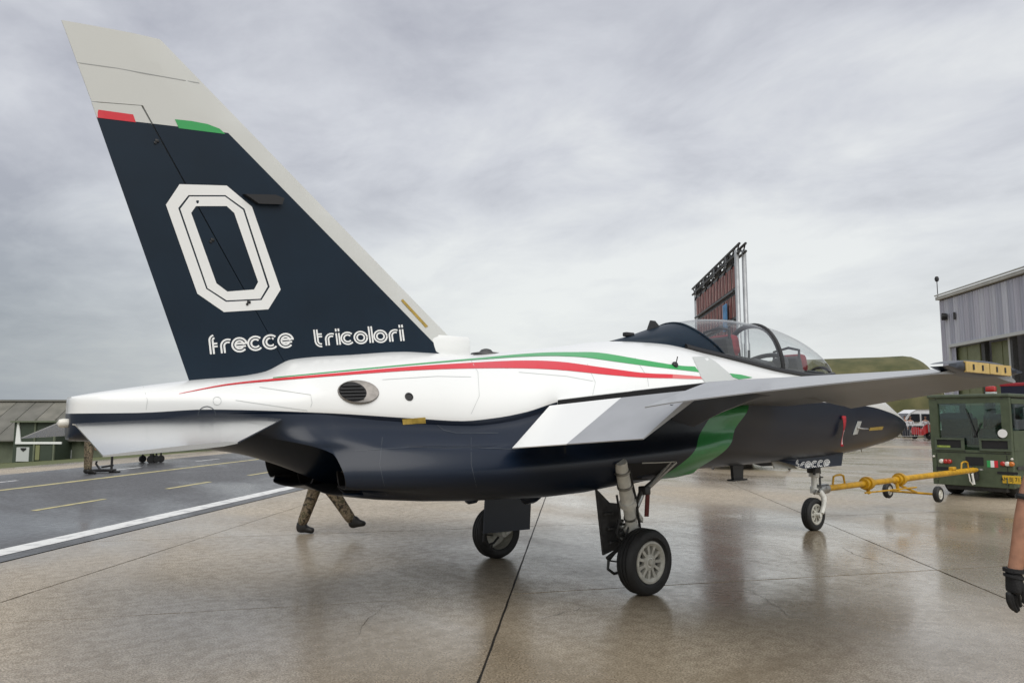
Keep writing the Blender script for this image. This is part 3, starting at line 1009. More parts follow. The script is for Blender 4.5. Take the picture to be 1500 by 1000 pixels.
cx = [.78 + (5.42 - .78) * i / 74 for i in range(75)]
b = MB()
CN = 28
b.loft([[can_pt(x_, k, CN) for k in range(CN + 1)] for x_ in cx], False)


def dark_front(z):            # where the painted rear fairing meets the glass
    return lerp(2.28, 1.80, sm(2.36, 2.80, z) ** .8)


bmesh.ops.recalc_face_normals(b.bm, faces=b.bm.faces)
can_me = b.bm
dark = [f for f in can_me.faces if f.calc_center_median().x < dark_front(f.calc_center_median().z)]
b2 = MB()
vm = {}
for f in dark:
    for v_ in f.verts:
        if v_ not in vm: vm[v_] = b2.bm.verts.new(v_.co)
    b2.face([vm[v_] for v_ in f.verts])
bmesh.ops.delete(can_me, geom=dark, context='FACES')
canopy = b.build('canopy', GLASS, jet, angle=70)
spine = b2.build('canopy_fairing', FINNAVY, jet, angle=70)


# smooth cover strip hiding the stepped joint, hoops and sill rails
def hoop(x0, r, rake=0.0, inset=.0, flat_=1.0):
    pts = []
    for k in range(CN + 1):
        p = can_pt(x0, k, CN, inset)
        zs = sill_z(x0)
        x_ = x0 - rake * (p.z - zs)
        q = can_pt(x_, k, CN, inset)
        pts.append(q)
    return pts


m = MB()
pts = []
for k in range(CN + 1):
    x_ = 2.0
    for _ in range(8):
        q = can_pt(x_, k, CN); x_ = dark_front(q.z)
    pts.append(can_pt(x_, k, CN, -.004))
m.tube(pts, .014, 8)
m.build('canopy_rear_frame', FINNAVY, canopy)
m = MB(); m.tube(hoop(3.52, .04, .02, .01), .036, 8); m.build('canopy_hoop', BLACK, canopy)
m = MB()
hp = [Vector((3.62 + .55 * math.sin(math.pi * k / 20) * .6, -.40 * math.cos(math.pi * k / 20), 2.20 + .30 * math.sin(math.pi * k / 20) ** .8)) for k in range(21)]
m.tube(hp, .032, 8); m.build('windscreen_hoop', BLACK, canopy)
for sgn in (-1, 1):
    m = MB()
    m.tube([Vector((x_, sgn * (interp(WC, x_) + .008), sill_z(x_) + .012)) for x_ in [1.6 + i * .12 for i in range(32)]], .042, 8)
    m.build('canopy_sill', BLACK, canopy)
m = MB(); m.tube([can_pt(x_, CN // 2, CN, .012) for x_ in [2.4 + i * .1 for i in range(12)]], .008, 6); m.build('detonating_cord', COCKGREY, canopy)

# cockpit furniture
for (sx, sz) in ((2.78, 2.37), (4.40, 2.20)):
    m = MB()
    m.box((sx, 0, sz + .08), (.16, .42, .44), Matrix.Rotation(R(-14), 3, 'Y'), bevel=.05)
    seat = m.build('ejection_seat', COCKPIT, jet)
    m = MB(); m.box((sx + .08, 0, sz + .19), (.24, .42, .28), Matrix.Rotation(R(-14), 3, 'Y'), bevel=.07)
    m.box((sx + .13, 0, sz - .03), (.14, .40, .26), Matrix.Rotation(R(-14), 3, 'Y'), bevel=.05)
    m.build('seat_cover', SEATRED, seat)
    m = MB()
    m.tube([(sx - .05, -.2, sz + .2), (sx - .04, -.2, sz + .38), (sx + .02, 0, sz + .43), (sx - .04, .2, sz + .38), (sx - .05, .2, sz + .2)], .02, 6)
    m.build('seat_rail', COCKPIT, seat)
m = MB()
m.loft([[Vector((x_, y_, z_)) for y_, z_ in ((-w_, zb_), (-w_ * .8, zb_ + h_ * .7), (0, zb_ + h_), (w_ * .8, zb_ + h_ * .7), (w_, zb_))] for x_, w_, zb_, h_ in ((2.95, .36, 2.2, .10), (3.25, .37, 2.2, .20), (3.6, .34, 2.2, .24), (3.85, .25, 2.18, .12))], False, (True, True))
m.build('rear_instrument_panel', COCKPIT, jet)
m = MB()
m.loft([[Vector((x_, y_, z_)) for y_, z_ in ((-w_, zb_), (-w_ * .8, zb_ + h_ * .7), (0, zb_ + h_), (w_ * .8, zb_ + h_ * .7), (w_, zb_))] for x_, w_, zb_, h_ in ((4.75, .30, 2.2, .10), (4.95, .28, 2.2, .13), (5.2, .18, 2.2, .06))], False, (True, True))
m.build('front_instrument_panel', COCKPIT, jet)
for sgn in (-1, 1):
    m = MB()
    m.loft([[Vector((x_, sgn * y_, z_)) for y_, z_ in ((interp(WC, x_) - .05, sill_z(x_) - .02), (interp(WC, x_) - .06, sill_z(x_) + h_), (interp(WC, x_) - .11, sill_z(x_) + h_ + .01), (interp(WC, x_) - .16, sill_z(x_) - .02))] for x_, h_ in ((2.2, .05), (2.5, .09), (2.9, .10), (3.3, .08), (3.5, .05), (3.7, .07), (4.2, .09), (4.6, .07), (4.9, .03))], True, (True, True))
    m.build('side_console', COCKPIT, jet, angle=50)
m = MB(); m.tube([can_pt(5.25, k, CN, .012) for k in range(CN + 1)], .022, 6); m.build('windscreen_frame', BLACK, canopy)
m = MB()
for (x_, y_, z0, h_, dx) in ((3.25, -.12, 2.3, .22, .02), (3.42, .12, 2.3, .26, -.02), (3.05, .22, 2.25, .2, .05)):
    m.tube([(x_, y_, z0), (x_ + dx, y_, z0 + h_)], .016, 6)
m.tube([(3.1, .3, 2.62), (3.3, .25, 2.68), (3.5, .2, 2.6)], .008, 6); m.tube([(3.0, .1, 2.7), (3.2, .15, 2.62), (3.45, .3, 2.66)], .008, 6)
m.build('cockpit_levers', COCKPIT, jet)

# ---- surface projection for markings and small fittings
deps = None


def bvh_of(objs):
    vs_, fs_ = [], []
    for o in objs:
        k = len(vs_)
        vs_ += [v_.co.copy() for v_ in o.data.vertices]
        fs_ += [[k + i for i in p.vertices] for p in o.data.polygons]
    return BVHTree.FromPolygons(vs_, fs_)


FINOBJ = [o for o in jet.children if o.name.split('.')[0] in ('fin', 'rudder')]
BODY = [o for o in jet.children if o.name.split('.')[0] in ('fuselage', 'engine_nacelle', 'dorsal_fairing', 'canopy_fairing')]
bvF, bvB = bvh_of(FINOBJ), bvh_of(BODY)


def hit(bv, px, py):
    d = ray(px, py)
    loc, nor, idx, dist = bv.ray_cast(CAM, d, 60)
    if loc is None: return None
    if nor.dot(d) > 0: nor = -nor
    return loc, nor


def decal(name, polys, m, bv, parent, lift=0.004, step=9, thick=0.0):
    """flat print: polygons (picture outline of the mark) laid on the skin they are painted on"""
    mb = MB()
    for poly in polys:
        bm = bmesh.new()
        try:
            bm.faces.new([bm.verts.new((p[0], p[1], 0)) for p in poly])
        except ValueError:
            bm.free(); continue
        xs_ = [p[0] for p in poly]; ys_ = [p[1] for p in poly]
        v = math.floor(min(xs_) / step) * step + step
        while v < max(xs_):
            bmesh.ops.bisect_plane(bm, geom=bm.verts[:] + bm.edges[:] + bm.faces[:], plane_co=(v, 0, 0), plane_no=(1, 0, 0), dist=1e-5); v += step
        v = math.floor(min(ys_) / step) * step + step
        while v < max(ys_):
            bmesh.ops.bisect_plane(bm, geom=bm.verts[:] + bm.edges[:] + bm.faces[:], plane_co=(0, v, 0), plane_no=(0, 1, 0), dist=1e-5); v += step
        bmesh.ops.triangulate(bm, faces=bm.faces)
        vmap = {}
        for v_ in bm.verts:
            h = hit(bv, v_.co.x, v_.co.y)
            if h: vmap[v_] = mb.bm.verts.new(h[0] + h[1] * lift)
        for f in bm.faces:
            if all(v_ in vmap for v_ in f.verts): mb.face([vmap[v_] for v_ in f.verts])
        bm.free()
    return mb.build(name, m, parent, angle=60, recalc=False)


def band(up, lo, n=40):
    """closed outline between two curves"""
    U = catmull([Vector((x_, y_, 0)) for x_, y_ in up], n); L = catmull([Vector((x_, y_, 0)) for x_, y_ in lo], n)
    return [[(U[i].x, U[i].y), (U[i + 1].x, U[i + 1].y), (L[i + 1].x, L[i + 1].y), (L[i].x, L[i].y)] for i in range(n - 1)]


def ribbon(path, wpx):
    P = [Vector((p[0], p[1], 0)) for p in path]
    L, Rr = [], []
    for i, p in enumerate(P):
        d = P[min(i + 1, len(P) - 1)] - P[max(i - 1, 0)]
        d.normalize(); n_ = Vector((-d.y, d.x, 0)) * wpx / 2
        L.append(p + n_); Rr.append(p - n_)
    return [[(L[i].x, L[i].y), (L[i + 1].x, L[i + 1].y), (Rr[i + 1].x, Rr[i + 1].y), (Rr[i].x, Rr[i].y)] for i in range(len(P) - 1)]


# tricolour stripes along the fuselage
decal('green_stripe', band([(400, 553), (500, 543), (600, 533.5), (700, 524.5), (760, 519), (800, 516.5), (840, 516), (880, 517), (940, 527), (990, 535), (1018, 537)],
                           [(400, 554), (500, 544.5), (600, 535.2), (700, 527), (760, 523), (800, 521.5), (830, 522), (860, 524), (910, 531), (960, 537.5), (1024, 545)]), GREEN, bvB, fuselage)
decal('red_stripe', band([(262, 576.5), (330, 563), (400, 555), (500, 546), (600, 537.2), (680, 532), (760, 528.3), (820, 530), (880, 538), (940, 546), (985, 548.2)],
                         [(262, 577), (330, 565), (400, 558.2), (500, 550), (600, 543), (680, 540), (760, 539.5), (820, 542), (880, 548), (940, 553), (985, 554)]), RED, bvB, fuselage)
decal('faded_stripe_end', band([(985, 548.2), (1005, 549.6), (1027, 551.5)], [(985, 554), (1005, 554.8), (1029, 555)], 8), FADED, bvB, fuselage)
decal('walkway_panel', [[(1014, 523), (1036, 522), (1048, 530), (1079, 556), (1034, 562), (1027, 553)]], LIGHTGREY, bvB, fuselage, .005)
decal('green_flash', [[(1068, 547), (1085, 549), (1102, 553), (1082, 555.5), (1073, 552.5)]], GREEN, bvB, fuselage, .007)

# fin markings
red_patch = [(137, 160), (195, 168), (199, 179.5), (142, 172.5)]
decal('fin_red_patch', [red_patch], RED, bvF, jet, .002)
decal('fin_green_patch', [[(256, 175), (280, 177.5), (304, 182), (322, 189), (330, 196.6), (262, 188)]], GREEN, bvF, jet, .002)
O1 = [(263, 270), (332, 272), (369, 303), (411, 424), (393, 453), (328, 457), (289, 430), (243, 300)]
O2 = [(276, 286), (330, 286), (358, 306), (395, 420), (383, 439.5), (331, 442), (302, 423), (261, 305)]
O3 = [(277.5, 288), (329.5, 288), (356, 307.5), (392, 419.5), (381.5, 437.5), (332, 440), (304, 422), (264, 306)]
O4 = [(287, 302), (332, 302), (343, 312), (378, 413), (372, 424), (333, 427), (317, 415), (280, 312)]


def ring_polys(a, c):
    n = len(a)
    return [[a[i], a[(i + 1) % n], c[(i + 1) % n], c[i]] for i in range(n)]


decal('fin_numeral', ring_polys(O1, O2) + ring_polys(O3, O4), MARK, bvF, jet, .002)


# double-line lettering
def arc(cx_, cy_, r, a0, a1, n=14):
    return [(cx_ + r * math.cos(R(a0 + (a1 - a0) * i / n)), cy_ + r * math.sin(R(a0 + (a1 - a0) * i / n))) for i in range(n + 1)]


# strokes in letter units: x-height 1, centre radius .37; every stroke is drawn as two parallel lines
GL = {
    'f': ([[(.22, 0), (.22, 1.0)] + arc(.50, 1.0, .28, 180, 100, 6), [(.36, .66), (.64, .66)]], .76),
    'r': ([[(.2, 0), (.2, .50)] + arc(.58, .50, .38, 180, 62, 10)], .86),
    'e': ([arc(.5, .5, .37, 0, 318, 22), [(.25, .5), (.92, .5)]], 1.08),
    'c': ([arc(.5, .5, .37, 42, 318, 20)], 1.02),
    't': ([[(.22, 1.38), (.22, .40)] + arc(.55, .40, .33, 180, 275, 8), [(.36, .90), (.66, .90)]], .80),
    'i': ([[(.2, 0), (.2, .98)], [(.2, 1.12), (.2, 1.36)]], .46),
    'o': ([arc(.5, .5, .37, 0, 360, 26)], 1.08),
    'l': ([[(.2, 0), (.2, 1.38)]], .46),
}


def text_polys(word, org, ex, ey, widths=(.115, .10)):
    """org = lower left corner; ex, ey = picture vectors of one letter unit"""
    polys = []; cur = 0.0
    for ch in word:
        strokes, adv = GL[ch]
        for st in strokes:
            P = [Vector((a, c, 0)) for a, c in st]
            for o_ in (-.125, .085):
                path = []
                for i, p in enumerate(P):
                    d = (P[min(i + 1, len(P) - 1)] - P[max(i - 1, 0)]).normalized()
                    q = p + Vector((-d.y, d.x, 0)) * o_
                    path.append((cur + q.x, q.y))
                for quad in ribbon(path, .125):
                    polys.append([(org[0] + ex[0] * a + ey[0] * c, org[1] + ex[1] * a + ey[1] * c) for a, c in quad])
        cur += adv
    return polys, cur


def fin_text(word, p0, p1, ey):
    _, L = text_polys(word, (0, 0), (1, 0), (0, 1))
    ex = ((p1[0] - p0[0]) / L, (p1[1] - p0[1]) / L)
    return text_polys(word, p0, ex, ey)[0]


decal('team_lettering', fin_text('frecce', (306, 519), (432, 507.5), (-2.2, -20.0)), MARK, bvF, jet, .002, 30)
decal('team_lettering', fin_text('tricolori', (461, 507), (594, 499), (-2.2, -17.4)), MARK, bvF, jet, .002, 30)
decal('fin_seam', ribbon([(113, 92), (170, 100), (230, 111), (292, 122)], 1.0), LINE, bvF, jet, .0015)
decal('leading_edge_light', [[(587, 440), (590, 438), (627, 478), (623, 480)]], GOLD, bvF, jet, .003)
# blade on the fin side
p = on_y(382, 292, -.10); h = fin_half(p.x, p.z)
m = MB()
fa_ = [on_y(px, py, -h + .01) for px, py in ((354, 285), (374, 299), (408, 300), (411, 291), (398, 286))]
m.prism([tuple(q) for q in fa_], (0.015, -.05, -.005))
m.build('fin_aerial', BLACK, jet)

# seams and small marks on the body
for path, wd_ in (([(818, 604), (806, 612), (806, 600), (830, 590), (870, 580)], .9), ([(455, 596), (457, 590), (455, 578), (380, 567)], .8), (arc(318, 587, 6, 0, 360), .8),
                  ([(690, 528), (700, 545), (702, 580), (690, 606)], .7), ([(345, 586), (400, 594), (450, 601)], .7), ([(560, 556), (640, 551), (690, 552)], .7), ([(860, 533), (872, 560), (868, 578)], .7),
                  ([(930, 524), (948, 552), (950, 566)], .7), ([(210, 566), (216, 586), (214, 600)], .7), ([(760, 545), (830, 551), (868, 558)], .7)):
    decal('panel_seam', ribbon(path, wd_), LIGHTGREY, bvB, fuselage, .0025)
for path, wd_ in (([(640, 622), (650, 630), (668, 634), (730, 634)], .9), (arc(303, 608, 13, 180, 360, 10), 1.2), ([(520, 660), (600, 655), (680, 655), (760, 658)], .7), ([(560, 640), (556, 680), (566, 725)], .7), ([(690, 640), (690, 680), (700, 722)], .7)):
    decal('dark_seam', ribbon(path, wd_), LINED, bvB, fuselage, .0025)
decal('formation_light', [[(589, 613.5), (623, 611), (623.5, 619.5), (590, 622)]], GOLD, bvB, fuselage, .004)
decal('nose_light', [[(1274, 626), (1294, 624), (1292, 629), (1272.5, 630.5)]], GOLD, bvB, fuselage, .004)
decal('drain_slot', [[(825, 652), (829, 652), (829, 664), (826, 664)]], DEEP, bvB, fuselage, .003)
# vent with louvres
h = hit(bvB, 520, 574)
c, nr = h[0], h[1]
ux = Vector((1, 0, 0)); ux = (ux - nr * ux.dot(nr)).normalized(); uz = nr.cross(ux).normalized()
if uz.z < 0: uz = -uz


def oval(cx_, a, bb, n=28, lift=.0, sk=.0):
    return [c + ux * (cx_ + a * math.cos(2*math.pi*k/n)) + uz * (bb * math.sin(2*math.pi*k/n) + sk * math.cos(2*math.pi*k/n)) + nr * lift for k in range(n)]


m = MB()
m.loft([oval(.03, .172, .108, lift=.002), oval(.03, .164, .102, lift=.012), oval(-.01, .122, .096, lift=.008), oval(-.02, .114, .090, lift=.006)])
vent = m.build('exhaust_vent', VENT, jet)
m = MB(); m.face([m.bm.verts.new(p_) for p_ in oval(-.02, .118, .093, lift=.004)]); m.build('vent_opening', DEEP, vent, smooth=False)
for k in range(-2, 3):
    zz_ = k * .030; ln = .106 * math.sqrt(max(0.05, 1 - (zz_ / .088) ** 2))
    m = MB()
    a = c + uz * zz_ - ux * .02 + nr * .007
    m.hexa([a - ux * ln - uz * .004, a + ux * ln - uz * .004, a + ux * ln + uz * .004, a - ux * ln + uz * .004],
           [q + nr * .010 - uz * .008 for q in (a - ux * ln - uz * .004, a + ux * ln - uz * .004, a + ux * ln + uz * .004, a - ux * ln + uz * .004)])
    m.build('louvre', BLACK, vent, smooth=False)
m = MB()
h2 = hit(bvB, 599, 581)
m.lathe([(.036, 0), (.036, .006), (.028, .007), (.026, .002), (0, .001)], h2[0], h2[1], 20); m.build('drain_port', BLACK, jet)

# antennas on the spine
def blade(name, px, py, pts, th, mt=BLACK):
    hh = hit(bvB, px, py)
    o_ = hh[0] if hh else on_y(px, py, 0)
    mb = MB(); mb.hexa([o_ + Vector((a, -th, z_)) for a, z_ in pts], [o_ + Vector((a * .96, th, z_)) for a, z_ in pts])
    return mb.build(name, mt, jet, angle=30)


p = on_y(712, 520, 0)
m = MB(); m.lathe([(.16, -.02), (.15, .0), (.07, .012), (.05, .035), (.02, .045), (0, .046)], (p.x, 0, interp(ZT, p.x)), (0, 0, 1), 20); m.build('beacon_light', DGREY, jet)
p = on_y(919, 492, 0)
m = MB(); m.box((p.x + .02, 0, interp(ZC, p.x + .02) + .02), (.14, .07, .05), bevel=.012); m.build('spine_aerial', BLACK, jet)
p = on_y(957, 480, 0)
zt_ = interp(ZC, p.x)
m = MB(); m.hexa([(p.x - .10, -.02, zt_ - .03), (p.x + .13, -.02, zt_ + .0), (p.x + .03, -.008, zt_ + .09), (p.x - .05, -.008, zt_ + .09)], [(p.x - .10, .02, zt_ - .03), (p.x + .13, .02, zt_ + .0), (p.x + .03, .008, zt_ + .09), (p.x - .05, .008, zt_ + .09)])
m.build('blade_aerial', BLACK, jet, angle=30)
h = hit(bvB, 988, 535)
m = MB(); m.lathe([(.035, -.01), (.035, .02), (.022, .035), (0, .04)], h[0], h[1], 16); m.tube([h[0] + h[1] * .03, h[0] + h[1] * .05 + Vector((.01, 0, .06))], .006, 6)
m.build('angle_sensor', BLACK, jet)

# nose fittings
h = hit(bvB, 1255, 626)
m = MB()
uxn = Vector((1, 0, 0)); uxn = (uxn - h[1] * uxn.dot(h[1])).normalized(); uzn = h[1].cross(uxn)
if uzn.z < 0: uzn = -uzn
q = [h[0] + uxn * a + uzn * c_ for a, c_ in ((-.09, -.10), (.05, -.095), (.10, .09), (-.03, .095))]
m.hexa([v + h[1] * .002 for v in q], [v + h[1] * .012 for v in q]); m.build('probe_plate', LIGHTGREY, jet, smooth=False)
m = MB(); m.tube([h[0] + h[1] * .01, h[0] + h[1] * .07 + uxn * .06, h[0] + h[1] * .09 + uxn * .19], [.014, .012, .007], 8); m.build('air_data_probe', STEEL, jet)
p = on_y(1258, 650, -.05)
m = MB(); m.tube([(p.x, -.05, p.z + .02), (p.x + .05, -.05, p.z - .07), (p.x + .09, -.05, p.z - .13)], [.012, .010, .007], 8); m.build('temperature_probe', STEEL, jet)
# belly fittings
for (x_, y_, L_, hh_) in ((-1.55, -.55, .12, .05), (-.85, -.50, .26, .085)):
    m = MB()
    zb_ = interp(ZBT, x_) + .01
    m.loft([[Vector((x_ + L_ * a, y_ + .07 * w_ * c_, zb_ - hh_ * h_ * s_)) for c_, s_ in ((-1, -.2), (-.8, .7), (0, 1), (.8, .7), (1, -.2))] for a, w_, h_ in ((-.5, .2, .1), (-.2, 1, 1.0), (.2, 1, .95), (.45, .8, .4), (.55, .2, .05))][::-1], False, (True, True))
    m.build('belly_fairing', NAVY, jet, angle=50)
# blade aerial below the forebody
m = MB()
p = on_y(1085, 690, -.1)
m.hexa([(2.86, -.10, 1.03), (3.10, -.10, 1.03), (3.08, -.10, .83), (2.88, -.10, .83)], [(2.86, -.06, 1.03), (3.10, -.06, 1.03), (3.08, -.06, .83), (2.88, -.06, .83)])
m.box((2.98, -.08, .825), (.30, .10, .02)); m.build('belly_aerial', BLACK, jet, smooth=False)

# ---- landing gear
def wheel(name, c, r, wd, spokes, parent, out):
    """c = hub centre, out = +1/-1 side of the outer face along y"""
    ax = (0, out, 0)
    m = MB(); h = wd / 2; ri = r * .645
    m.lathe([(ri, h * .72), (ri + .02, h * .80), (r * .74, h * .92), (r * .88, h * .93), (r * .955, h * .78), (r * .985, h * .58)] +
            [(r * q, h * s_) for q, s_ in ((1.0, .50), (1.0, .42), (.975, .40), (.975, .34), (1.0, .32), (1.0, .05), (.975, .04), (.975, -.04), (1.0, -.05), (1.0, -.32), (.975, -.34), (.975, -.40), (1.0, -.42), (1.0, -.5))] +
            [(r * .985, -h * .58), (r * .955, -h * .78), (r * .88, -h * .93), (r * .74, -h * .92), (ri, -h * .72)], c, ax, 56)
    tyre = None
    rimm = MB()
    rimm.lathe([(ri, -h * .7), (ri, h * .70), (ri * .98, h * .80), (ri * .89, h * .84), (ri * .82, h * .74), (ri * .76, h * .66), (ri * .75, h * .30)], c, ax, 48)
    rimm.lathe([(ri * .40, h * .10), (ri * .40, h * .60), (ri * .34, h * .68), (ri * .24, h * .70), (ri * .22, h * .62), (ri * .17, h * .62), (ri * .15, h * .90), (0, h * .93)], c, ax, 24)
    rimm.lathe([(ri * .84, h * .28), (0, h * .24)], c, ax, 32)
    for k in range(spokes):
        a = 2 * math.pi * k / spokes
        d = Vector((math.cos(a), 0, math.sin(a))); t_ = Vector((-math.sin(a), 0, math.cos(a)))
        cc = Vector(c)
        for s_ in (0,):
            i0, i1 = ri * .36, ri * .80
            w0, w1 = ri * .062, ri * .082
            y0, y1 = out * h * .30, out * h * .68
            A = [cc + d * i0 - t_ * w0, cc + d * i1 - t_ * w1, cc + d * i1 + t_ * w1, cc + d * i0 + t_ * w0]
            rimm.hexa([p_ + Vector((0, y0, 0)) for p_ in A], [p_ + Vector((0, y1, 0)) for p_ in A])
    rim = rimm.build(name, [RIM], parent, angle=35)
    tyre = m.build('tyre', RUBBER, rim, angle=40)
    dk = MB(); dk.lathe([(ri * .82, h * .30), (ri * .33, h * .30)], c, ax, 32); dk.build('brake_pack', DGREY, rim)
    return rim


for sgn in (-1, 1):
    W = (0.0, 1.15 * sgn, .298)
    wheel('main_wheel', W, .300, .21, 11, jet, sgn)
    m = MB()
    LA, LB = Vector((-.315, 1.165 * sgn, 1.22)), Vector((.045, .985 * sgn, .46))
    lp_ = lambda t: LA.lerp(LB, t)
    m.tube([lp_(0), lp_(.50)], [.058, .066], 18)
    m.tube([lp_(.49), lp_(.545)], .080, 18)
    m.tube([lp_(.54), lp_(.60), lp_(.95)], [.062, .054, .060], 16)
    m.tube([lp_(.84), lp_(.90)], .072, 16)
    m.tube([(-.06, .985 * sgn, .62), (.03, .995 * sgn, .45), (.05, 1.0 * sgn, .32), (.0, 1.0 * sgn, .298)], [.045, .058, .055, .05], 12)
    m.tube([(0, .98 * sgn, .298), (0, 1.22 * sgn, .298)], .045, 12)
    leg = m.build('main_gear_leg', GEARW, jet, angle=45)
    for t_ in (.12, .30, .70):
        m = MB(); q_ = lp_(t_); m.tube([lp_(t_ - .012), lp_(t_ + .012)], .074 if t_ < .5 else .064, 16); m.build('pipe_clamp', STEEL, leg)
    for dx_, dy_ in ((.055, .045), (.07, .015)):
        m = MB(); m.tube([lp_(.05) + Vector((dx_, dy_ * sgn, 0)), lp_(.3) + Vector((dx_ + .012, dy_ * sgn, 0)), lp_(.5) + Vector((dx_ + .03, dy_ * sgn, 0)), lp_(.62) + Vector((dx_ - .005, (dy_ + .02) * sgn, 0)), lp_(.92) + Vector((dx_ + .01, dy_ * sgn, 0))], .0075, 6); m.build('hydraulic_line', HOSE, leg)
    m = MB(); m.hexa([lp_(.56) + Vector((.05, -.03 * sgn, .02)), lp_(.56) + Vector((.05, .03 * sgn, .02)), lp_(.72) + Vector((.15, .025 * sgn, .0)), lp_(.72) + Vector((.15, -.025 * sgn, .0))],
                     [lp_(.60) + Vector((.04, -.03 * sgn, -.01)), lp_(.60) + Vector((.04, .03 * sgn, -.01)), lp_(.75) + Vector((.14, .025 * sgn, -.02)), lp_(.75) + Vector((.14, -.025 * sgn, -.02))]); m.build('torque_link', GEARW, leg)
    m = MB()
    m.tube([(-.02, .99 * sgn, .66), (.10, .97 * sgn, .78), (.22, .95 * sgn, .93)], [.026, .030, .034], 10)
    m.tube([(.20, .95 * sgn, .90), (.36, 1.04 * sgn, 1.05), (.53, 1.10 * sgn, 1.19)], [.032, .026, .024], 10)
    m.tube([(.24, .99 * sgn, .94), (.45, 1.10 * sgn, 1.19)], .018, 8)
    m.build('drag_brace', STEEL, leg)
    m = MB()
    m.box((.215, .97 * sgn, .92), (.08, .10, .08), bevel=.012); m.build('gear_joint', DGREY, leg)
    m = MB(); m.box((.02, .985 * sgn, .70), (.07, .08, .06), bevel=.01); m.build('gear_joint', DGREY, leg)
    m = MB(); m.box((-.08, .93 * sgn, .56), (.06, .08, .14), bevel=.01); m.build('gear_joint', DGREY, leg)
    m = MB(); m.tube([(-.115, .99 * sgn, .83), (-.02, 1.0 * sgn, .80)], .018, 8); m.build('leg_pin', DGREY, leg)
    m = MB(); m.box((.23, .99 * sgn, .80), (.055, .014, .26), Matrix.Rotation(R(6), 3, 'Y'), bevel=.004); m.build('lock_tag', mat('lock_tag_red', (.16, .03, .025), .7) if sgn < 0 else MATS['lock_tag_red'], leg)
    # door on the inboard side of the leg
    m = MB()
    if sgn < 0:
        dp = [(-.335, .96), (-.16, .82), (-.02, .80), (.02, .40), (-.25, .34)]
    else:
        dp = [(-.36, 1.0), (.30, 1.0), (.26, .335), (-.40, .345)]
    m.prism([(x_, .845 * sgn, z_) for x_, z_ in dp], (0, .022 * sgn, 0))
    if sgn < 0:
        for x_, z_ in ((-.2, .72), (-.15, .58), (-.13, .45)):
            m.box((x_, .88 * sgn, z_), (.12, .05, .025), bevel=.006)
    door = m.build('gear_door', [NAVY if sgn > 0 else DGREY], jet, smooth=False)
    # hoses and brake lines
    m = MB()
    m.tube([(-.07, .96 * sgn, .46), (-.20, .97 * sgn, .38), (-.30, .98 * sgn, .315), (-.31, .98 * sgn, .24), (-.24, .99 * sgn, .19), (-.15, 1.0 * sgn, .20), (-.08, 1.0 * sgn, .26)], .014, 8)
    m.tube([(-.28, .98 * sgn, .31), (-.16, 1.0 * sgn, .285)], .008, 6)
    m.tube([(-.17, 1.0 * sgn, .20), (-.16, 1.02 * sgn, .12), (-.10, 1.03 * sgn, .10)], .009, 6)
    m.tube([(-.13, .99 * sgn, .95), (-.02, 1.01 * sgn, .90), (-.03, 1.03 * sgn, .78), (-.08, 1.03 * sgn, .60), (-.12, 1.0 * sgn, .47)], .009, 6)
    m.tube([(-.17, .97 * sgn, .9), (-.16, 1.0 * sgn, .7), (-.19, .98 * sgn, .55), (-.13, 1.0 * sgn, .43)], .011, 6)
    m.tube([(-.05, 1.0 * sgn, .47), (-.32, .98 * sgn, .335)], .018, 8)
    m.build('brake_hose', HOSE, leg)
    for q in range(4):
        m = MB(); m.box((-.14 + .02 * (q % 2), .985 * sgn, .66 - .055 * q), (.05, .045, .03), bevel=.006); m.build('valve_block', STEEL if q % 2 else DGREY, leg)
    # wheel well
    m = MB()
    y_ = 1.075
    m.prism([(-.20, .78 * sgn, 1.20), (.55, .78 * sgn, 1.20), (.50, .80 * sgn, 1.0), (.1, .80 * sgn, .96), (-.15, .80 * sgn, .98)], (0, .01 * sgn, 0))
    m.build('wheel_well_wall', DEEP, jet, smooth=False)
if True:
    # open well: its shade painted flat and dark on the nacelle skin; edge line
    decal('wheel_well_shade', [[(899, 679), (945, 678), (987, 676), (976, 690), (952, 706), (925, 708), (905, 690)]], DEEP, bvB, jet, .004)
    decal('well_edge', ribbon([(940, 677.5), (960, 677), (988, 675.5)], 1.6), LIGHTGREY, bvB, jet, .006)
m = MB(); m.box((.33, 1.02, .40), (.10, .05, .035), bevel=.01); m.tube([(.2, 1.0, .42), (.38, 1.02, .47)], .02, 8); m.build('torque_link', DGREY, jet)

# nose gear
wheel('nose_wheel', (4.9, 0.0, .232), .234, .15, 8, jet, -1)
m = MB()
m.tube([(4.98, 0, 1.05), (4.96, 0, .80)], .052, 14); m.tube([(4.97, 0, .82), (4.96, 0, .76)], .075, 14); m.tube([(4.96, 0, .78), (4.95, 0, .56)], .038, 14)
m.tube([(4.95, 0, .60), (4.95, 0, .53)], .055, 14)
m.tube([(4.95, -.0, .56), (5.0, -.07, .545), (5.03, -.105, .47), (5.0, -.115, .36), (4.93, -.115, .25)], [.045, .046, .042, .036, .034], 10)
m.tube([(4.9, -.12, .232), (4.9, .05, .232)], .03, 10)
ng = m.build('nose_gear_leg', GEARW, jet, angle=45)
m = MB(); m.box((4.93, -.02, .87), (.16, .14, .10), bevel=.015); m.box((5.05, 0, .83), (.06, .1, .06), bevel=.01); m.tube([(5.02, .0, .95), (5.07, -.03, .75), (5.07, -.03, .55)], .016, 8)
m.tube([(5.05, 0, .76), (5.2, 0, .745)], .012, 8); m.tube([(4.85, -.08, .9), (4.83, -.08, .8)], .02, 8)
m.build('steering_unit', DGREY, ng)
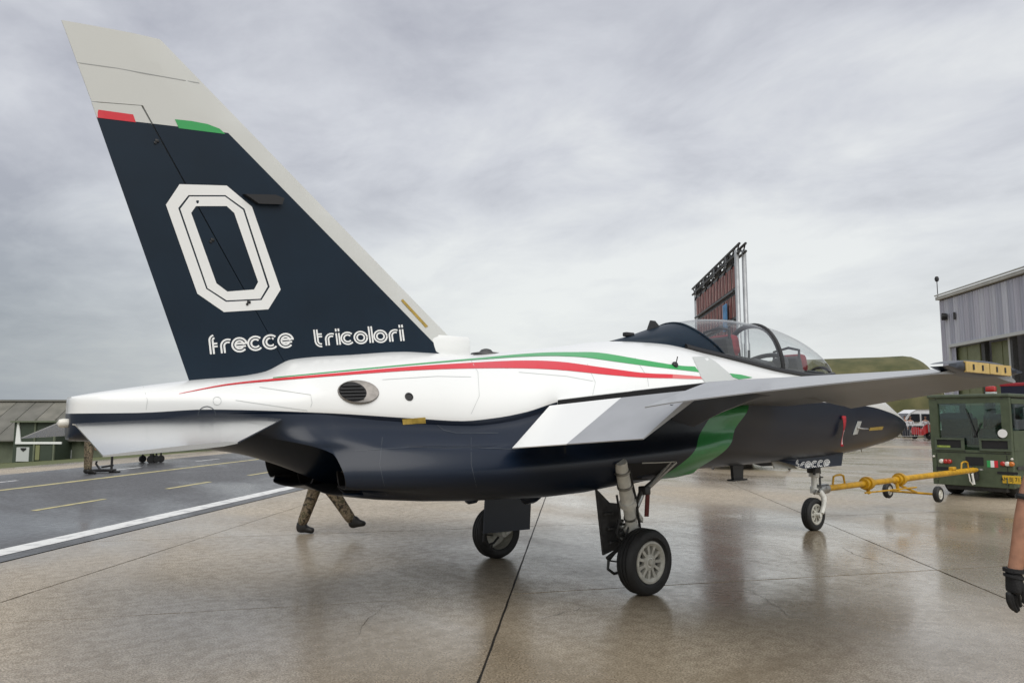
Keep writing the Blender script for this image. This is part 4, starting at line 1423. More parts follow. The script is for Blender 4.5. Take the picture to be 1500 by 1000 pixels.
m = MB(); m.tube([(4.80, -.09, .54), (4.97, -.02, .57), (5.15, .0, .575)], [.02, .03, .03], 8); m.tube([(4.93, -.11, .60), (4.86, -.12, .56)], .02, 8); m.build('tow_lug', STEEL, ng)
m = MB(); m.prism([(3.35, -.30, 1.10), (5.35, -.26, 1.13), (5.20, -.30, .93), (4.15, -.34, .93), (3.85, -.33, 1.0)], (0, .02, 0)); ngd = m.build('nose_gear_door', NAVY, jet, smooth=False)
m = MB(); m.prism([(3.35, .30, 1.10), (5.35, .26, 1.13), (5.20, .30, .93), (4.15, .34, .93)], (0, -.02, 0)); m.build('nose_gear_door', NAVY, jet, smooth=False)
bvD = bvh_of([ngd])
pl, _ = text_polys('frecce', (1166, 688), (9.2, -.5), (0, -10))
decal('door_lettering', fin_text('frecce', (1165, 688.5), (1216, 683.5), (0, -11)), MARK, bvD, ngd, .003, 40)
m = MB(); m.prism([(3.55, -.22, 1.05), (3.95, -.22, 1.05), (4.15, -.24, .925), (3.62, -.22, .955)], (0, .015, 0)); m.build('bay_door', LIGHTGREY, jet, smooth=False)

# warning streamer hanging on the nose
h = hit(bvB, 1233, 612)
st = empty('warning_streamer', h[0], 0, 'red cloth warning streamer hanging from the side of the dark nose', 'streamer')
m = MB()
o_ = h[1] * .02
rows_ = []
for k in range(14):
    t = k / 13
    rows_.append([o_ + Vector((-.032 - .012 * math.sin(t * 6), 0, -.42 * t + .03)) + h[1] * (.025 * math.sin(t * 5)) + Vector((-.03 * t, 0, 0)), o_ + Vector((.032 - .010 * math.sin(t * 7 + 1), 0, -.42 * t + .03)) + h[1] * (.03 * math.sin(t * 5 + 1)) + Vector((-.03 * t, 0, 0))])
m.loft(rows_, False); ob = m.build('cloth_strip', STREAM, st)
sol = ob.modifiers.new('thickness', 'SOLIDIFY'); sol.thickness = .004
m = MB(); m.loft([[p_ + h[1] * .006 for p_ in (r_[0].lerp(r_[1], .3), r_[0].lerp(r_[1], .7))] for r_ in rows_[6:13]], False); m.build('printed_band', STREAMW, st)
m = MB(); m.tube([o_ * .1, o_ + Vector((0, 0, .03)), o_ + Vector((.01, 0, -.02))], .016, 8); m.build('pin', STREAM, st)

# ==================================================================== TOW BAR
bar = empty('tow_bar', (5.15, 0, 0), 0, 'yellow tow bar between the nose wheel and the olive tractor', 'tow bar')


def L_(o, p): return Vector(p) - o.location


A0, A1 = Vector((5.22, 0.0, .575)), Vector((11.35, .18, .585))
dirb = (A1 - A0).normalized()


def bp_(t, dy=0, dz=0):
    p = A0.lerp(A1, t) - bar.location; return p + Vector((0, dy, dz))


m = MB(); m.tube([bp_(0), bp_(.40)], .047, 16); m.tube([bp_(.38), bp_(.97)], .053, 16); m.tube([bp_(.96), bp_(.985), bp_(1.0)], [.052, .045, .036], 14)
m.build('bar_tube', YEL, bar)
for t in (.225, .42):
    m = MB()
    m.tube([bp_(t - .006), bp_(t + .006)], .108, 20); m.tube([bp_(t - .02), bp_(t + .02)], .085, 16)
    m.build('bar_flange', YEL, bar)
for t, s_ in ((.075, .16), (.90, .15)):
    m = MB()
    m.tube([bp_(t - .03, 0, .05), bp_(t - .025, 0, .16), bp_(t - .01, 0, .18), bp_(t + .012, 0, .18), bp_(t + .025, 0, .16), bp_(t + .03, 0, .05)], .016, 8)
    m.build('lift_handle', YEL, bar)
m = MB(); m.tube([bp_(.205, -.02, -.14), bp_(.52, -.02, -.17)], .014, 8); m.tube([bp_(.40, 0, -.04), bp_(.405, -.01, -.18)], .03, 8); m.tube([bp_(.225, 0, -.08), bp_(.23, -.02, -.16)], .03, 8)
m.tube([bp_(.535, -.30, -.275), bp_(.535, .48, -.275)], .02, 8); m.tube([bp_(.42, 0, -.1), bp_(.535, 0, -.275)], .022, 8)
m.build('wheel_carriage', YEL, bar)
m = MB(); m.box(bp_(.80, 0, .08), (.16, .08, .06), bevel=.01); m.build('bar_bracket', YEL, bar)
m = MB(); m.tube([bp_(-.03), bp_(.012)], .075, 12); m.box(bp_(-.025), (.16, .2, .09), bevel=.02); m.build('tow_head', STEEL, bar)
m = MB(); m.tube([bp_(.995), bp_(1.02)], .022, 10); m.lathe([(.02, -.02), (.065, -.015), (.065, .015), (.02, .02), (.02, -.02)], bp_(1.03), (0, 0, 1), 18); m.build('tow_eye', STEEL, bar)
for t, y_ in ((.50, -.34), (.50, .52), ):
    c = bp_(.535, y_, 0); c.z = .31
    m = MB()
    m.lathe([(.08, .035), (.09, .045), (.12, .045), (.138, .025), (.138, -.025), (.12, -.045), (.09, -.045), (.08, -.035)], c, (0, 1, 0), 28)
    tw_ = m.build('tyre', RUBBER, bar)
    m = MB(); m.lathe([(0, .03), (.03, .045), (.06, .03), (.082, .04), (.082, -.04), (.06, -.03), (.03, -.045), (0, -.03)], c, (0, 1, 0), 20); m.build('rim', RIM, tw_)

# ==================================================================== TOW TRACTOR
XR = 11.70                       # rear face
yl, yr = on_x(1364, 650, XR).y, on_x(1482, 650, XR).y
yc = (yl + yr) / 2; TWD = yl - yr
ztop, zbot = on_x(1425, 577, XR).z, on_x(1425, 712, XR).z
trac = empty('tow_tractor', (XR, yc, 0), 0, 'olive green aircraft tow tractor with glazed cab and yellow number plate', 'tow tractor')
hw = TWD / 2


def tz(py): return on_x(1425, py, XR).z


def ty(px): return on_x(px, 650, XR).y - yc


Lg = 3.9
m = MB()
zl0, zl1 = zbot, tz(659)
m.box((.06, 0, (zl0 + zl1) / 2), (.12, TWD, zl1 - zl0), bevel=.012)
m.box((Lg / 2 + .12, 0, (zl0 + tz(652)) / 2), (Lg - .12, TWD - .02, tz(652) - zl0), bevel=.03)
body = m.build('body', OLIVE, trac, smooth=False)
# cab frame: corner posts, roof, rails
m = MB()
fy = ty(1376)
m.box((.05, hw - (hw - fy) / 2, (zl1 + ztop) / 2 - .04), (.10, hw - fy, ztop - zl1 - .08))
m.box((.05, -hw + (hw - abs(ty(1469))) / 2, (zl1 + ztop) / 2 - .04), (.10, hw - abs(ty(1469)), ztop - zl1 - .08))
m.box((.05, (fy + ty(1469)) / 2, tz(586)), (.098, fy - ty(1469) - .004, .12))
m.box((1.62, hw - .05, (zl1 + ztop) / 2 - .04), (.10, .098, ztop - zl1 - .08)); m.box((1.62, -hw + .05, (zl1 + ztop) / 2 - .04), (.10, .098, ztop - zl1 - .08))
for s_ in (-1, 1): m.box((.85, s_ * (hw - .05), tz(588)), (1.42, .094, .10)); m.box((.85, s_ * (hw - .05), zl1 + .20), (1.42, .096, .40))
m.build('cab_frame', OLIVE, trac, smooth=False)
m = MB(); m.box((.85, 0, ztop - .035), (1.78, TWD + .05, .07), bevel=.02); roof = m.build('roof', OLIVED, trac, smooth=False)
m = MB(); m.box((.055, (fy + ty(1469)) / 2, (tz(588) + zl1) / 2 + .03), (.012, fy - ty(1469) - .01, tz(591) - zl1 - .02)); m.build('rear_window', CABGLASS, trac, smooth=False)
for s_ in (-1, 1):
    m = MB(); m.box((.86, s_ * (hw - .05), (tz(590) + zl1 + .4) / 2), (1.38, .012, tz(592) - zl1 - .42)); m.build('side_window', CABGLASS, trac, smooth=False)
m = MB(); m.box((1.62, 0, (tz(590) + zl1 + .3) / 2), (.012, TWD - .2, tz(592) - zl1 - .32)); m.build('windscreen', CABGLASS, trac, smooth=False)
# sliding hatch frames under the rear window
for (px0, px1) in ((1370, 1413), (1435, 1482)):
    y0, y1 = ty(px0), ty(px1)
    z0, z1 = tz(658), tz(643)
    m = MB()
    for (cy_, cz_, sy, sz) in (((y0 + y1) / 2, z1, abs(y1 - y0), .035), ((y0 + y1) / 2, z0, abs(y1 - y0), .045), (y0 - .02, (z0 + z1) / 2, .04, z1 - z0 - .045), (y1 + .03, (z0 + z1) / 2, .06, z1 - z0 - .045)):
        m.box((-.012, cy_, cz_), (.03, sy, sz))
    fr_ = m.build('hatch_frame', OLIVED, trac, smooth=False)
    m = MB(); m.box((.0, (y0 + y1) / 2, (z0 + z1) / 2), (.008, abs(y1 - y0) - .06, z1 - z0 - .05)); m.build('hatch_opening', DEEP, fr_, smooth=False)
    if px0 < 1400:
        m = MB(); m.box((-.008, (y0 + y1) / 2 + .12, z0 + .045), (.02, .26, .045), bevel=.008); m.build('folded_cloth', mat('hi_vis_cloth', (.33, .42, .09), .8, noise=.4, nscale=30), fr_, smooth=False)
# inside of the cab
m = MB(); m.box((.45, ty(1394), tz(633)), (.36, .62, .62), bevel=.05); m.box((.35, ty(1394), tz(622)), (.12, .62, .50), Matrix.Rotation(R(-8), 3, 'Y'), bevel=.04); m.build('driver_seat', mat('seat_navy', (.012, .018, .028), .5), trac)
m = MB(); m.box((.55, ty(1452), tz(640)), (.5, .55, .40), bevel=.06); m.lathe([(.3, -.2), (.34, 0), (.3, .2), (0, .22)], (.7, ty(1458), tz(628)), (0, 1, 0), 24, ); m.build('engine_cover', GLASSD, trac)
m = MB(); m.lathe([(.20, -.012), (.215, 0), (.20, .012), (.19, 0), (.20, -.012)], (1.15, ty(1430), tz(618)), (-.8, 0, .6), 24); m.tube([(1.15, ty(1430), tz(618)), (1.4, ty(1430), tz(640))], .02, 8); m.build('steering_wheel', BLACK, trac)
m = MB(); m.box((.75, ty(1428), tz(640)), (.3, .3, .35), bevel=.05); m.tube([(.8, ty(1420), tz(640)), (.75, ty(1424), tz(608))], .025, 8); m.build('lever_console', GLASSD, trac)
m = MB(); m.box((.62, ty(1402), tz(608)), (.05, .14, .12), bevel=.02); m.build('hi_vis_vest', mat('vest_green', (.22, .55, .16), .7), trac)
m = MB(); m.lathe([(0, -.004), (.085, -.004), (.085, .006), (0, .006)], (-.012, ty(1470), tz(634)), (-1, 0, 0), 28); sp = m.build('speed_disc', MARK, trac, smooth=False)
# lamps, plate, flag
for px, mt in ((1378, LAMPCLR), (1384, LAMPRED), (1389.5, LAMPRED), (1467.5, LAMPRED), (1474, LAMPCLR), (1480, LAMPAMB)):
    m = MB(); m.lathe([(0, .05), (.03, .047), (.046, .03), (.05, 0), (.05, -.01)], (0, ty(px), tz(677)), (-1, 0, 0), 18); m.build('rear_lamp', mt, trac)
for px in (1367, 1486):
    m = MB(); m.lathe([(0, .03), (.022, .02), (.025, 0)], (0, ty(min(px, 1481)), tz(670)), (-1, 0, 0), 14); m.build('marker_lamp', LAMPCLR, trac)
y0, y1 = ty(1444), ty(1460)
m = MB()
fm = [GREEN, MARK, RED]
for k in range(3):
    m.mi = k; ya, yb = lerp(y0, y1, k / 3), lerp(y0, y1, (k + 1) / 3)
    m.box((-.004, (ya + yb) / 2, tz(678)), (.008, abs(yb - ya), .135))
m.build('tricolour_plate', fm, trac, smooth=False)
m = MB(); m.box((-.004, ty(1478.5), tz(699)), (.012, abs(ty(1462) - ty(1495)) * .82, .155), bevel=.004); pl_ = m.build('number_plate', PLATE, trac, smooth=False)
cu = bpy.data.curves.new('plate_text', 'FONT'); cu.body = 'AM BJ 713'; cu.size = .105; cu.align_x = 'CENTER'; cu.align_y = 'CENTER'
tmp = bpy.data.objects.new('plate_text', cu); COL.objects.link(tmp)
dg = bpy.context.evaluated_depsgraph_get()
tme = bpy.data.meshes.new_from_object(tmp.evaluated_get(dg)); bpy.data.objects.remove(tmp)
for v_ in tme.vertices:
    v_.co = Vector((-.0125, ty(1478.5) - v_.co.x * .86, tz(699) + v_.co.y * 1.1))
link('plate_characters', tme, pl_, BLACK, smooth=False)
m = MB(); m.box((-.002, ty(1381), tz(688)), (.014, .30, .07)); m.box((-.002, ty(1473), tz(690)), (.014, .36, .05)); m.build('vent_slot', DEEP, trac, smooth=False)
m = MB(); m.box((-.003, ty(1426), tz(675)), (.016, .33, .17)); m.build('hitch_recess', DEEP, trac, smooth=False)
m = MB(); m.box((-.05, ty(1427), tz(694)), (.12, .12, .22), bevel=.015); m.tube([(-.12, ty(1427), tz(688)), (-.12, ty(1427), tz(708))], .025, 10); m.box((-.07, ty(1420), tz(684)), (.08, .10, .06), bevel=.01); m.build('tow_hitch', DGREY, trac)
m = MB(); m.box((-.001, 0, tz(663)), (.006, TWD - .06, .012)); m.build('panel_joint', DEEP, trac, smooth=False)
for yy_ in (hw - .10, -hw + .10):
    m = MB(); m.box((-.001, yy_, (zl0 + tz(663)) / 2), (.006, .012, tz(663) - zl0 - .06)); m.build('panel_joint', DEEP, trac, smooth=False)
    m = MB(); m.tube([(0, yy_ * .99, tz(705)), (-.05, yy_ * .99, tz(705)), (-.05, yy_ * .99, tz(698)), (0, yy_ * .99, tz(698))], .012, 6); m.build('grab_handle', OLIVED, trac)
for yy_ in (fy + .03, 0.1, ty(1469) - .03):
    for zz_ in (tz(584), tz(661)):
        m = MB(); m.lathe([(0, .012), (.014, .008), (.016, 0)], (0, yy_, zz_), (-1, 0, 0), 8); m.build('bolt', DGREY, trac)
m = MB(); m.tube([(.03, 0.05, tz(598)), (.02, -.12, tz(640))], .01, 5); m.box((.02, -.15, tz(630)), (.014, .02, .34), Matrix.Rotation(R(28), 3, 'X')); m.build('wiper', BLACK, trac)
m = MB(); m.box((.32, ty(1448), ztop + .02), (.15, .17, .05), bevel=.01); bb_ = m.build('beacon_base', LIGHTGREY, roof)
m = MB(); m.box((.32, ty(1448), ztop + .105), (.15, .18, .12), bevel=.03); m.build('red_beacon', LAMPRED, roof)
m = MB()
for s_ in (-1, 1):
    m.box((.7, s_ * (hw + .012), .62), (1.0, .02, .06))
m.box((.3, 0, zbot - .05), (.25, TWD * .75, .10), bevel=.02); m.box((2.0, 0, zbot - .06), (2.6, .7, .14))
m.build('chassis', DGREY, trac, smooth=False)
for (wx, s_) in ((.62, 1), (.62, -1), (3.15, 1), (3.15, -1)):
    m = MB(); c = (wx, s_ * (hw - .20), .36)
    m.lathe([(.20, .10), (.24, .125), (.31, .125), (.345, .10), (.36, .07), (.36, -.07), (.345, -.10), (.31, -.125), (.24, -.125), (.2, -.1)], c, (0, s_, 0), 32)
    tyr = m.build('tyre', RUBBER, trac)
    m = MB(); m.lathe([(0, .05), (.05, .06), (.14, .05), (.19, .09), (.205, .10), (.205, -.10), (0, -.08)], c, (0, s_, 0), 24); m.build('rim', OLIVED, tyr)
# mirror and rope
m = MB(); m.tube([(1.6, -hw, 1.9), (1.65, -hw - .25, 1.85)], .015, 6); m.box((1.65, -hw - .27, 1.72), (.04, .16, .26), bevel=.02); m.build('mirror', BLACK, trac)
rp = empty('safety_rope', bar.location, 0, 'white rope hanging in a loop from the tow bar by the tractor', 'rope')
m = MB(); m.tube([bp_(.915, -.03, -.05), bp_(.92, -.04, -.2), bp_(.935, -.05, -.27), bp_(.945, -.04, -.2), bp_(.95, -.03, -.05)], .012, 6); m.tube([bp_(.93, -.06, -.06), bp_(.938, -.07, -.26)], .02, 6); m.build('cord', mat('white_rope', (.75, .75, .72), .8), rp)

# ==================================================================== PEOPLE
def skin_body(name, chains, mats, parent, levels=2):
    """chains of (x, y, z, radius); the first point of a later chain that equals an existing point joins there"""
    verts, edges, rad, idx = [], [], [], {}
    for ch in chains:
        prev = None
        for (x_, y_, z_, r_) in ch:
            key = (round(x_, 4), round(y_, 4), round(z_, 4))
            if key not in idx:
                idx[key] = len(verts); verts.append((x_, y_, z_)); rad.append(r_)
            i = idx[key]
            if prev is not None: edges.append((prev, i))
            prev = i
    me = bpy.data.meshes.new(name); me.from_pydata(verts, edges, [])
    o = bpy.data.objects.new(name, me); COL.objects.link(o)
    if parent is not None: o.parent = parent
    md = o.modifiers.new('skin', 'SKIN'); md.use_smooth_shade = True; md.branch_smoothing = .6
    for i, r_ in enumerate(rad):
        rr = r_ if isinstance(r_, tuple) else (r_, r_)
        me.skin_vertices[0].data[i].radius = rr
    me.skin_vertices[0].data[0].use_root = True
    sb = o.modifiers.new('subdivision', 'SUBSURF'); sb.levels = levels; sb.render_levels = levels
    dg = bpy.context.evaluated_depsgraph_get()
    me2 = bpy.data.meshes.new_from_object(o.evaluated_get(dg))
    bpy.data.objects.remove(o)
    me2.name = name
    me2.materials.clear()
    return link(name, me2, parent, mats, True, 180)


def head_mesh(parent, c, fz, hair=HAIR, cap=None):
    """shaped head: skull, jaw, nose, ears; faces direction fz in the x-y plane"""
    bm = bmesh.new(); bmesh.ops.create_uvsphere(bm, u_segments=24, v_segments=18, radius=1)
    for v_ in bm.verts:
        x_, y_, z_ = v_.co
        sx, sy = .098, .076
        if z_ < -.1: t = (-.1 - z_) / .9; sx *= 1 - .25 * t; sy *= 1 - .42 * t; x_ += .14 * t
        v_.co = Vector((x_ * sx, y_ * sy, z_ * .118))
        if abs(y_) < .16 and x_ > .8 and -.45 < z_ < .12: v_.co.x += .022 * (1 - abs(y_) / .16) * (1 if z_ < -.1 else .6)
        if .25 < abs(y_) < .55 and .0 < z_ < .22 and x_ > .6: v_.co.x -= .008
    for s_ in (-1, 1):
        r_ = bmesh.ops.create_uvsphere(bm, u_segments=8, v_segments=6, radius=1)
        for v_ in r_['verts']: v_.co = Vector((v_.co.x * .018 - .008, v_.co.y * .008 + s_ * .077, v_.co.z * .03 - .004))
    rot = Matrix.Rotation(fz, 4, 'Z'); bmesh.ops.transform(bm, matrix=Matrix.Translation(c) @ rot, verts=bm.verts)
    me = bpy.data.meshes.new('head'); bm.to_mesh(me); bm.free(); h_ = link('head', me, parent, SKIN, True, 180)
    m = MB()
    for s_ in (-1, 1):
        e_ = Vector(c) + rot.to_3x3() @ Vector((.083, s_ * .030, .012)); m.lathe([(0, .008), (.009, .005), (.011, 0), (0, -.004)], e_, rot.to_3x3() @ Vector((1, 0, 0)), 10)
    m.build('eyes', VANGLASS, h_)
    bm = bmesh.new(); bmesh.ops.create_uvsphere(bm, u_segments=20, v_segments=12, radius=1)
    bmesh.ops.delete(bm, geom=[v_ for v_ in bm.verts if v_.co.z < (.02 if v_.co.x > .1 else -.45)], context='VERTS')
    for v_ in bm.verts: v_.co = Vector((v_.co.x * .106 - .006, v_.co.y * .083, v_.co.z * .127))
    bmesh.ops.transform(bm, matrix=Matrix.Translation(c) @ rot, verts=bm.verts)
    me = bpy.data.meshes.new('hair'); bm.to_mesh(me); bm.free(); link('hair', me, h_, cap or hair, True, 180)
    return h_


def person(root, legs, arms, lean=0.0, top=CAMO, bottom=CAMO, shoe=BOOT, sleeve='long', glove=None, face=0.0, levels=2, pelvis=.93):
    """legs/arms: for each side, list of joint points; +x is forward in the figure's own space, +y its left"""
    pz = pelvis
    tr = [(0, 0, pz, (.15, .12)), (.0 + lean * .1, 0, pz + .16, (.145, .11)), (lean * .25, 0, pz + .33, (.17, .12)), (lean * .4, 0, pz + .47, (.15, .11)), (lean * .5, 0, pz + .55, .065), (lean * .55, 0, pz + .62, .055)]
    neck = tr[-2]; ch_ = tr[3]
    skinc = [tr]
    for s_, L in zip((1, -1), legs):
        skinc.append([tr[0]] + [(a, c, d, r_) for a, c, d, r_ in L[:-1]])
    for s_, A in zip((1, -1), arms):
        skinc.append([ch_] + [(a, c, d, r_) for a, c, d, r_ in A])
    bd = skin_body('body', skinc, SKIN, root, levels)
    hc = (lean * .62 + .015, 0, pz + .755)
    hd = head_mesh(root, hc, face)
    up = lambda p, k: (p[0], p[1], p[2], tuple(q + k for q in p[3]) if isinstance(p[3], tuple) else p[3] + k)
    tro = [[up(tr[0], .018), up(tr[1], .012)]]
    for L in legs:
        tro.append([up(tr[0], .018)] + [up(p, .022) for p in L[:-2]] + [up(L[-2], .028)])
    skin_body('trousers', tro, bottom, root, levels)
    sh = [[up(tr[0], .008), up(tr[1], .018), up(tr[2], .016), up(tr[3], .014), up(tr[4], .01)]]
    for A in arms:
        n_ = len(A) if sleeve == 'long' else 2
        sh.append([up(tr[3], .014)] + [up(p, .016) for p in A[:3 if sleeve == 'long' else 2]])
    skin_body('shirt', sh, top, root, levels)
    for L in legs:
        a, f_ = L[-2], L[-1]
        toe = Vector(f_[:3]); ank = Vector(a[:3]); d = (toe - ank); heel = ank + Vector((0, 0, -.065)) - Vector((d.x, d.y, 0)) * .45
        dn = Vector((d.x, d.y, d.z + .06))
        skin_body('boot', [[(ank.x, ank.y, ank.z + .12, .062), (ank.x, ank.y, ank.z, .06), (lerp(ank.x, toe.x, .55), lerp(ank.y, toe.y, .55), lerp(ank.z, toe.z, .75), (.060, .055)), (toe.x + d.x * .3, toe.y + d.y * .3, toe.z + .005, (.056, .042))],
                            [(ank.x, ank.y, ank.z, .06), (heel.x, heel.y, heel.z, .052)]], shoe, root, 2)
    return bd


def std_leg(s_, hip=.1, knee=(.0, .0), ank=(.0, .0)):
    return [(0, s_ * .10, .86, .095), (knee[0], s_ * .11 + knee[1], .50, .066), (ank[0], s_ * .12 + ank[1], .10, .046), (ank[0] + .15, s_ * .135 + ank[1], .035, .035)]


def std_arm(s_, dx=0.0, el=.30):
    return [(0, s_ * .20, 1.38, .062), (-.02 + dx * .4, s_ * .25, 1.10, .046), (.06 + dx, s_ * .26, .86, .035), (.09 + dx, s_ * .255, .77, .038), (.10 + dx, s_ * .25, .69, .020)]


# airman walking on the far side of the tail: only the legs show below the fuselage
wp = on_z(462, 783)
walk = empty('person', (wp.x, wp.y, 0), R(-38), 'person in camouflage trousers and black boots striding behind the tail of the jet', 'person')
# figure's own forward (+x) points to the right of the photograph
person(walk, [[(0.02, .09, .86, .095), (-.09, .10, .50, .068), (-.235, .11, .10, .048), (-.09, .12, .035, .036)],
              [(0.05, -.09, .86, .095), (.30, -.10, .53, .068), (.55, -.10, .175, .048), (.69, -.11, .165, .036)]],
       [[(0, .20, 1.38, .062), (.12, .25, 1.12, .046), (.30, .24, .95, .035), (.36, .23, .90, .036), (.42, .22, .87, .02)],
        [(0, -.20, 1.38, .062), (-.12, -.25, 1.11, .046), (-.16, -.26, .87, .035), (-.16, -.26, .79, .036), (-.15, -.25, .72, .02)]], .1)

# airman standing on the taxiway beyond the tail
wp = on_z(128, 694.5)
far = empty('person', (wp.x, wp.y, 0), R(10), 'person in camouflage standing on the taxiway beyond the tailplane', 'person')
person(far, [std_leg(1), std_leg(-1)], [std_arm(1), std_arm(-1)], levels=1)
# folded stand next to him
wp = on_z(163, 692)
stn = empty('equipment_stand', (wp.x, wp.y, 0), R(-40), 'black upright post on a low base standing on the taxiway', 'stand')
m = MB(); m.tube([(0, 0, .04), (0, 0, 1.0)], .035, 8); m.build('post', BLACK, stn)
m = MB(); m.box((-.22, 0, .07), (.62, .25, .08), bevel=.02); m.box((.10, 0, .03), (.3, .12, .05), bevel=.01); m.build('base', BLACK, stn)
m = MB(); m.tube([(-.35, 0, .1), (-.48, 0, .26), (-.46, .0, .34)], .03, 6); m.tube([(-.3, 0, .16), (.05, 0, .22)], .03, 6); m.build('handle', BLACK, stn)

# man with the black glove, just outside the right edge: only his hand and forearm reach into view
D_ = 3.35
hp_ = at_depth(1484, 838, D_)                       # wrist
gm = empty('person', (hp_.x, hp_.y, 0), YAW + R(95), 'person with a bare forearm and a black glove, standing nearest of all people', 'person')
iv = Matrix.Rotation(-(YAW + R(95)), 3, 'Z')


def gl(px, py, dd=0.0, d=D_):
    p = at_depth(px, py, d + dd); q = iv @ Vector((p.x - hp_.x, p.y - hp_.y, 0)); return (q.x, q.y, p.z)


wr = gl(1486, 838); el = gl(1512, 716); shd = gl(1575, 560, .05)
body_off = iv @ (RT * .46 + FH * .02); bx, by = body_off.x, body_off.y
bodyroot = gm
T0 = lambda p: (p[0] + bx, p[1] + by, p[2], p[3])
tr = [(bx, by, .98, (.155, .13)), (bx, by, 1.15, (.15, .115)), (bx, by, 1.33, (.175, .125)), (bx, by, 1.47, (.155, .11)), (bx, by, 1.56, .065), (bx, by, 1.63, .055)]
armv = [(*shd, .062), (*el, .050), (lerp(el[0], wr[0], .35), lerp(el[1], wr[1], .35), lerp(el[2], wr[2], .35), .048), (lerp(el[0], wr[0], .8), lerp(el[1], wr[1], .8), lerp(el[2], wr[2], .8), .034), (*wr, .030), (*gl(1486, 846), .03)]
# legs below him
sidev = iv @ RT
sx_, sy_ = sidev.x, sidev.y
lg = []
for s_ in (-1, 1):
    lg.append([(bx + sx_ * s_ * .10, by + sy_ * s_ * .10, .90, .10), (bx + sx_ * s_ * .11, by + sy_ * s_ * .11, .50, .068), (bx + sx_ * s_ * .12, by + sy_ * s_ * .12, .10, .046), (bx + sx_ * s_ * .12 + .14, by + sy_ * s_ * .12, .035, .035)])
arm2 = [(bx + sx_ * .20, by + sy_ * .20, 1.42, .062), (bx + sx_ * .27, by + sy_ * .27, 1.14, .046), (bx + sx_ * .28 + .05, by + sy_ * .28, .9, .034), (bx + sx_ * .28 + .08, by + sy_ * .28, .80, .036), (bx + sx_ * .28 + .1, by + sy_ * .28, .72, .02)]
skin_body('body', [tr, [tr[3]] + armv, [tr[3]] + arm2, [tr[0]] + lg[0][:3], [tr[0]] + lg[1][:3]], SKIN, gm)
up = lambda p, k: (p[0], p[1], p[2], tuple(q + k for q in p[3]) if isinstance(p[3], tuple) else p[3] + k)
skin_body('shirt', [[up(p, .015) for p in tr[:5]], [up(tr[3], .015), up(armv[0], .018), (*[lerp(shd[i], el[i], .72) for i in range(3)], .072)], [up(tr[3], .015), up(arm2[0], .018), up(arm2[1], .02)]], CAMO, gm)
skin_body('trousers', [[up(tr[0], .02), up(tr[1], .012)]] + [[up(tr[0], .02)] + [up(p, .022) for p in L[:3]] for L in lg], CAMO, gm)
for L in lg:
    a, f_ = L[-2], L[-1]
    skin_body('boot', [[(a[0], a[1], a[2] + .12, .062), (a[0], a[1], a[2], .06), (a[0] + .08, a[1], .05, .05), (f_[0] + .05, f_[1], .04, .04)], [(a[0], a[1], a[2], .06), (a[0] - .05, a[1], .045, .045)]], BOOT, gm)
head_mesh(gm, (bx + .015, by, 1.755), 0.0)
m = MB(); c0 = Vector([lerp(el[i], wr[i], .12) for i in range(3)]); dd_ = (Vector(wr) - Vector(el)).normalized()
m.lathe([(.054, -.012), (.058, 0), (.054, .012)], c0, dd_, 20); m.build('wrist_strap', BLACK, gm)
# glove: palm, four fingers, thumb
W0 = gl(1485, 842); P1_ = gl(1486, 856); P2_ = gl(1486, 868)
G = [[(*gl(1486, 838), (.040, .034)), (*W0, (.042, .032)), (*P1_, (.045, .030)), (*P2_, (.043, .026))]]
hand = skin_body('glove_palm', [[(*gl(1486.5, 836.5), (.043, .037)), (*W0, (.040, .032)), (*gl(1485.5, 852), (.046, .028)), (*gl(1485, 864), (.048, .025)), (*gl(1484, 870), (.040, .020))]], GLOVE, gm)
for (ax_, ay_, pts_) in ((0, 0, [(1477, 866, -.02), (1477.5, 879, -.015), (1481, 888, .0), (1486, 893, .01)]),
                         (0, 0, [(1481, 868, -.008), (1482, 881, -.005), (1486, 891, .008), (1490, 896, .015)]),
                         (0, 0, [(1486, 869, .005), (1487.5, 881, .01), (1490, 890, .018), (1492.5, 895, .022)]),
                         (0, 0, [(1490, 868, .018), (1491.5, 877, .022), (1493.5, 885, .028), (1495, 889, .03)])):
    skin_body('glove_finger', [[(*gl(pts_[0][0], pts_[0][1], pts_[0][2]), .0125), (*gl(pts_[1][0], pts_[1][1], pts_[1][2]), .0118), (*gl(pts_[2][0], pts_[2][1], pts_[2][2]), .0105), (*gl(pts_[3][0], pts_[3][1], pts_[3][2]), .0085)]], GLOVE, hand, 2)
skin_body('glove_thumb', [[(*gl(1492, 850, -.02), .017), (*gl(1498, 862, -.025), .015), (*gl(1501, 875, -.025), .013), (*gl(1500, 884, -.022), .010)]], GLOVE, hand, 2)
m = MB(); m.tube([gl(1486.5, 832), gl(1486.5, 837.5)], .046, 20); m.tube([gl(1486.5, 842), gl(1486, 846)], .0435, 20); m.build('glove_cuff', GLOVE, hand)

# ==================================================================== SCREEN ON MASTS
Rn, Ln = 24.0, 32.0
pR = at_depth(1092, 612, Rn); pL = at_depth(1024, 612, Ln)
scr = empty('led_screen', (pR.x, pR.y, 0), 0, 'tall screen of red and black modules hung between telescopic masts behind the cockpit', 'screen')
ux_ = Vector((pL.x - pR.x, pL.y - pR.y, 0)); SL = ux_.length; ux_.normalize(); un = Vector((-ux_.y, ux_.x, 0))
if un.dot(CAM - pR) < 0: un = -un
ztR = at_depth(1092, 360, Rn).z
SILV = mat('mast_aluminium', (.55, .56, .57), .35, metal=.7, noise=.2, nscale=3)


def sp_(a, h_, n_=0.0): return ux_ * a + un * n_ + Vector((0, 0, h_))


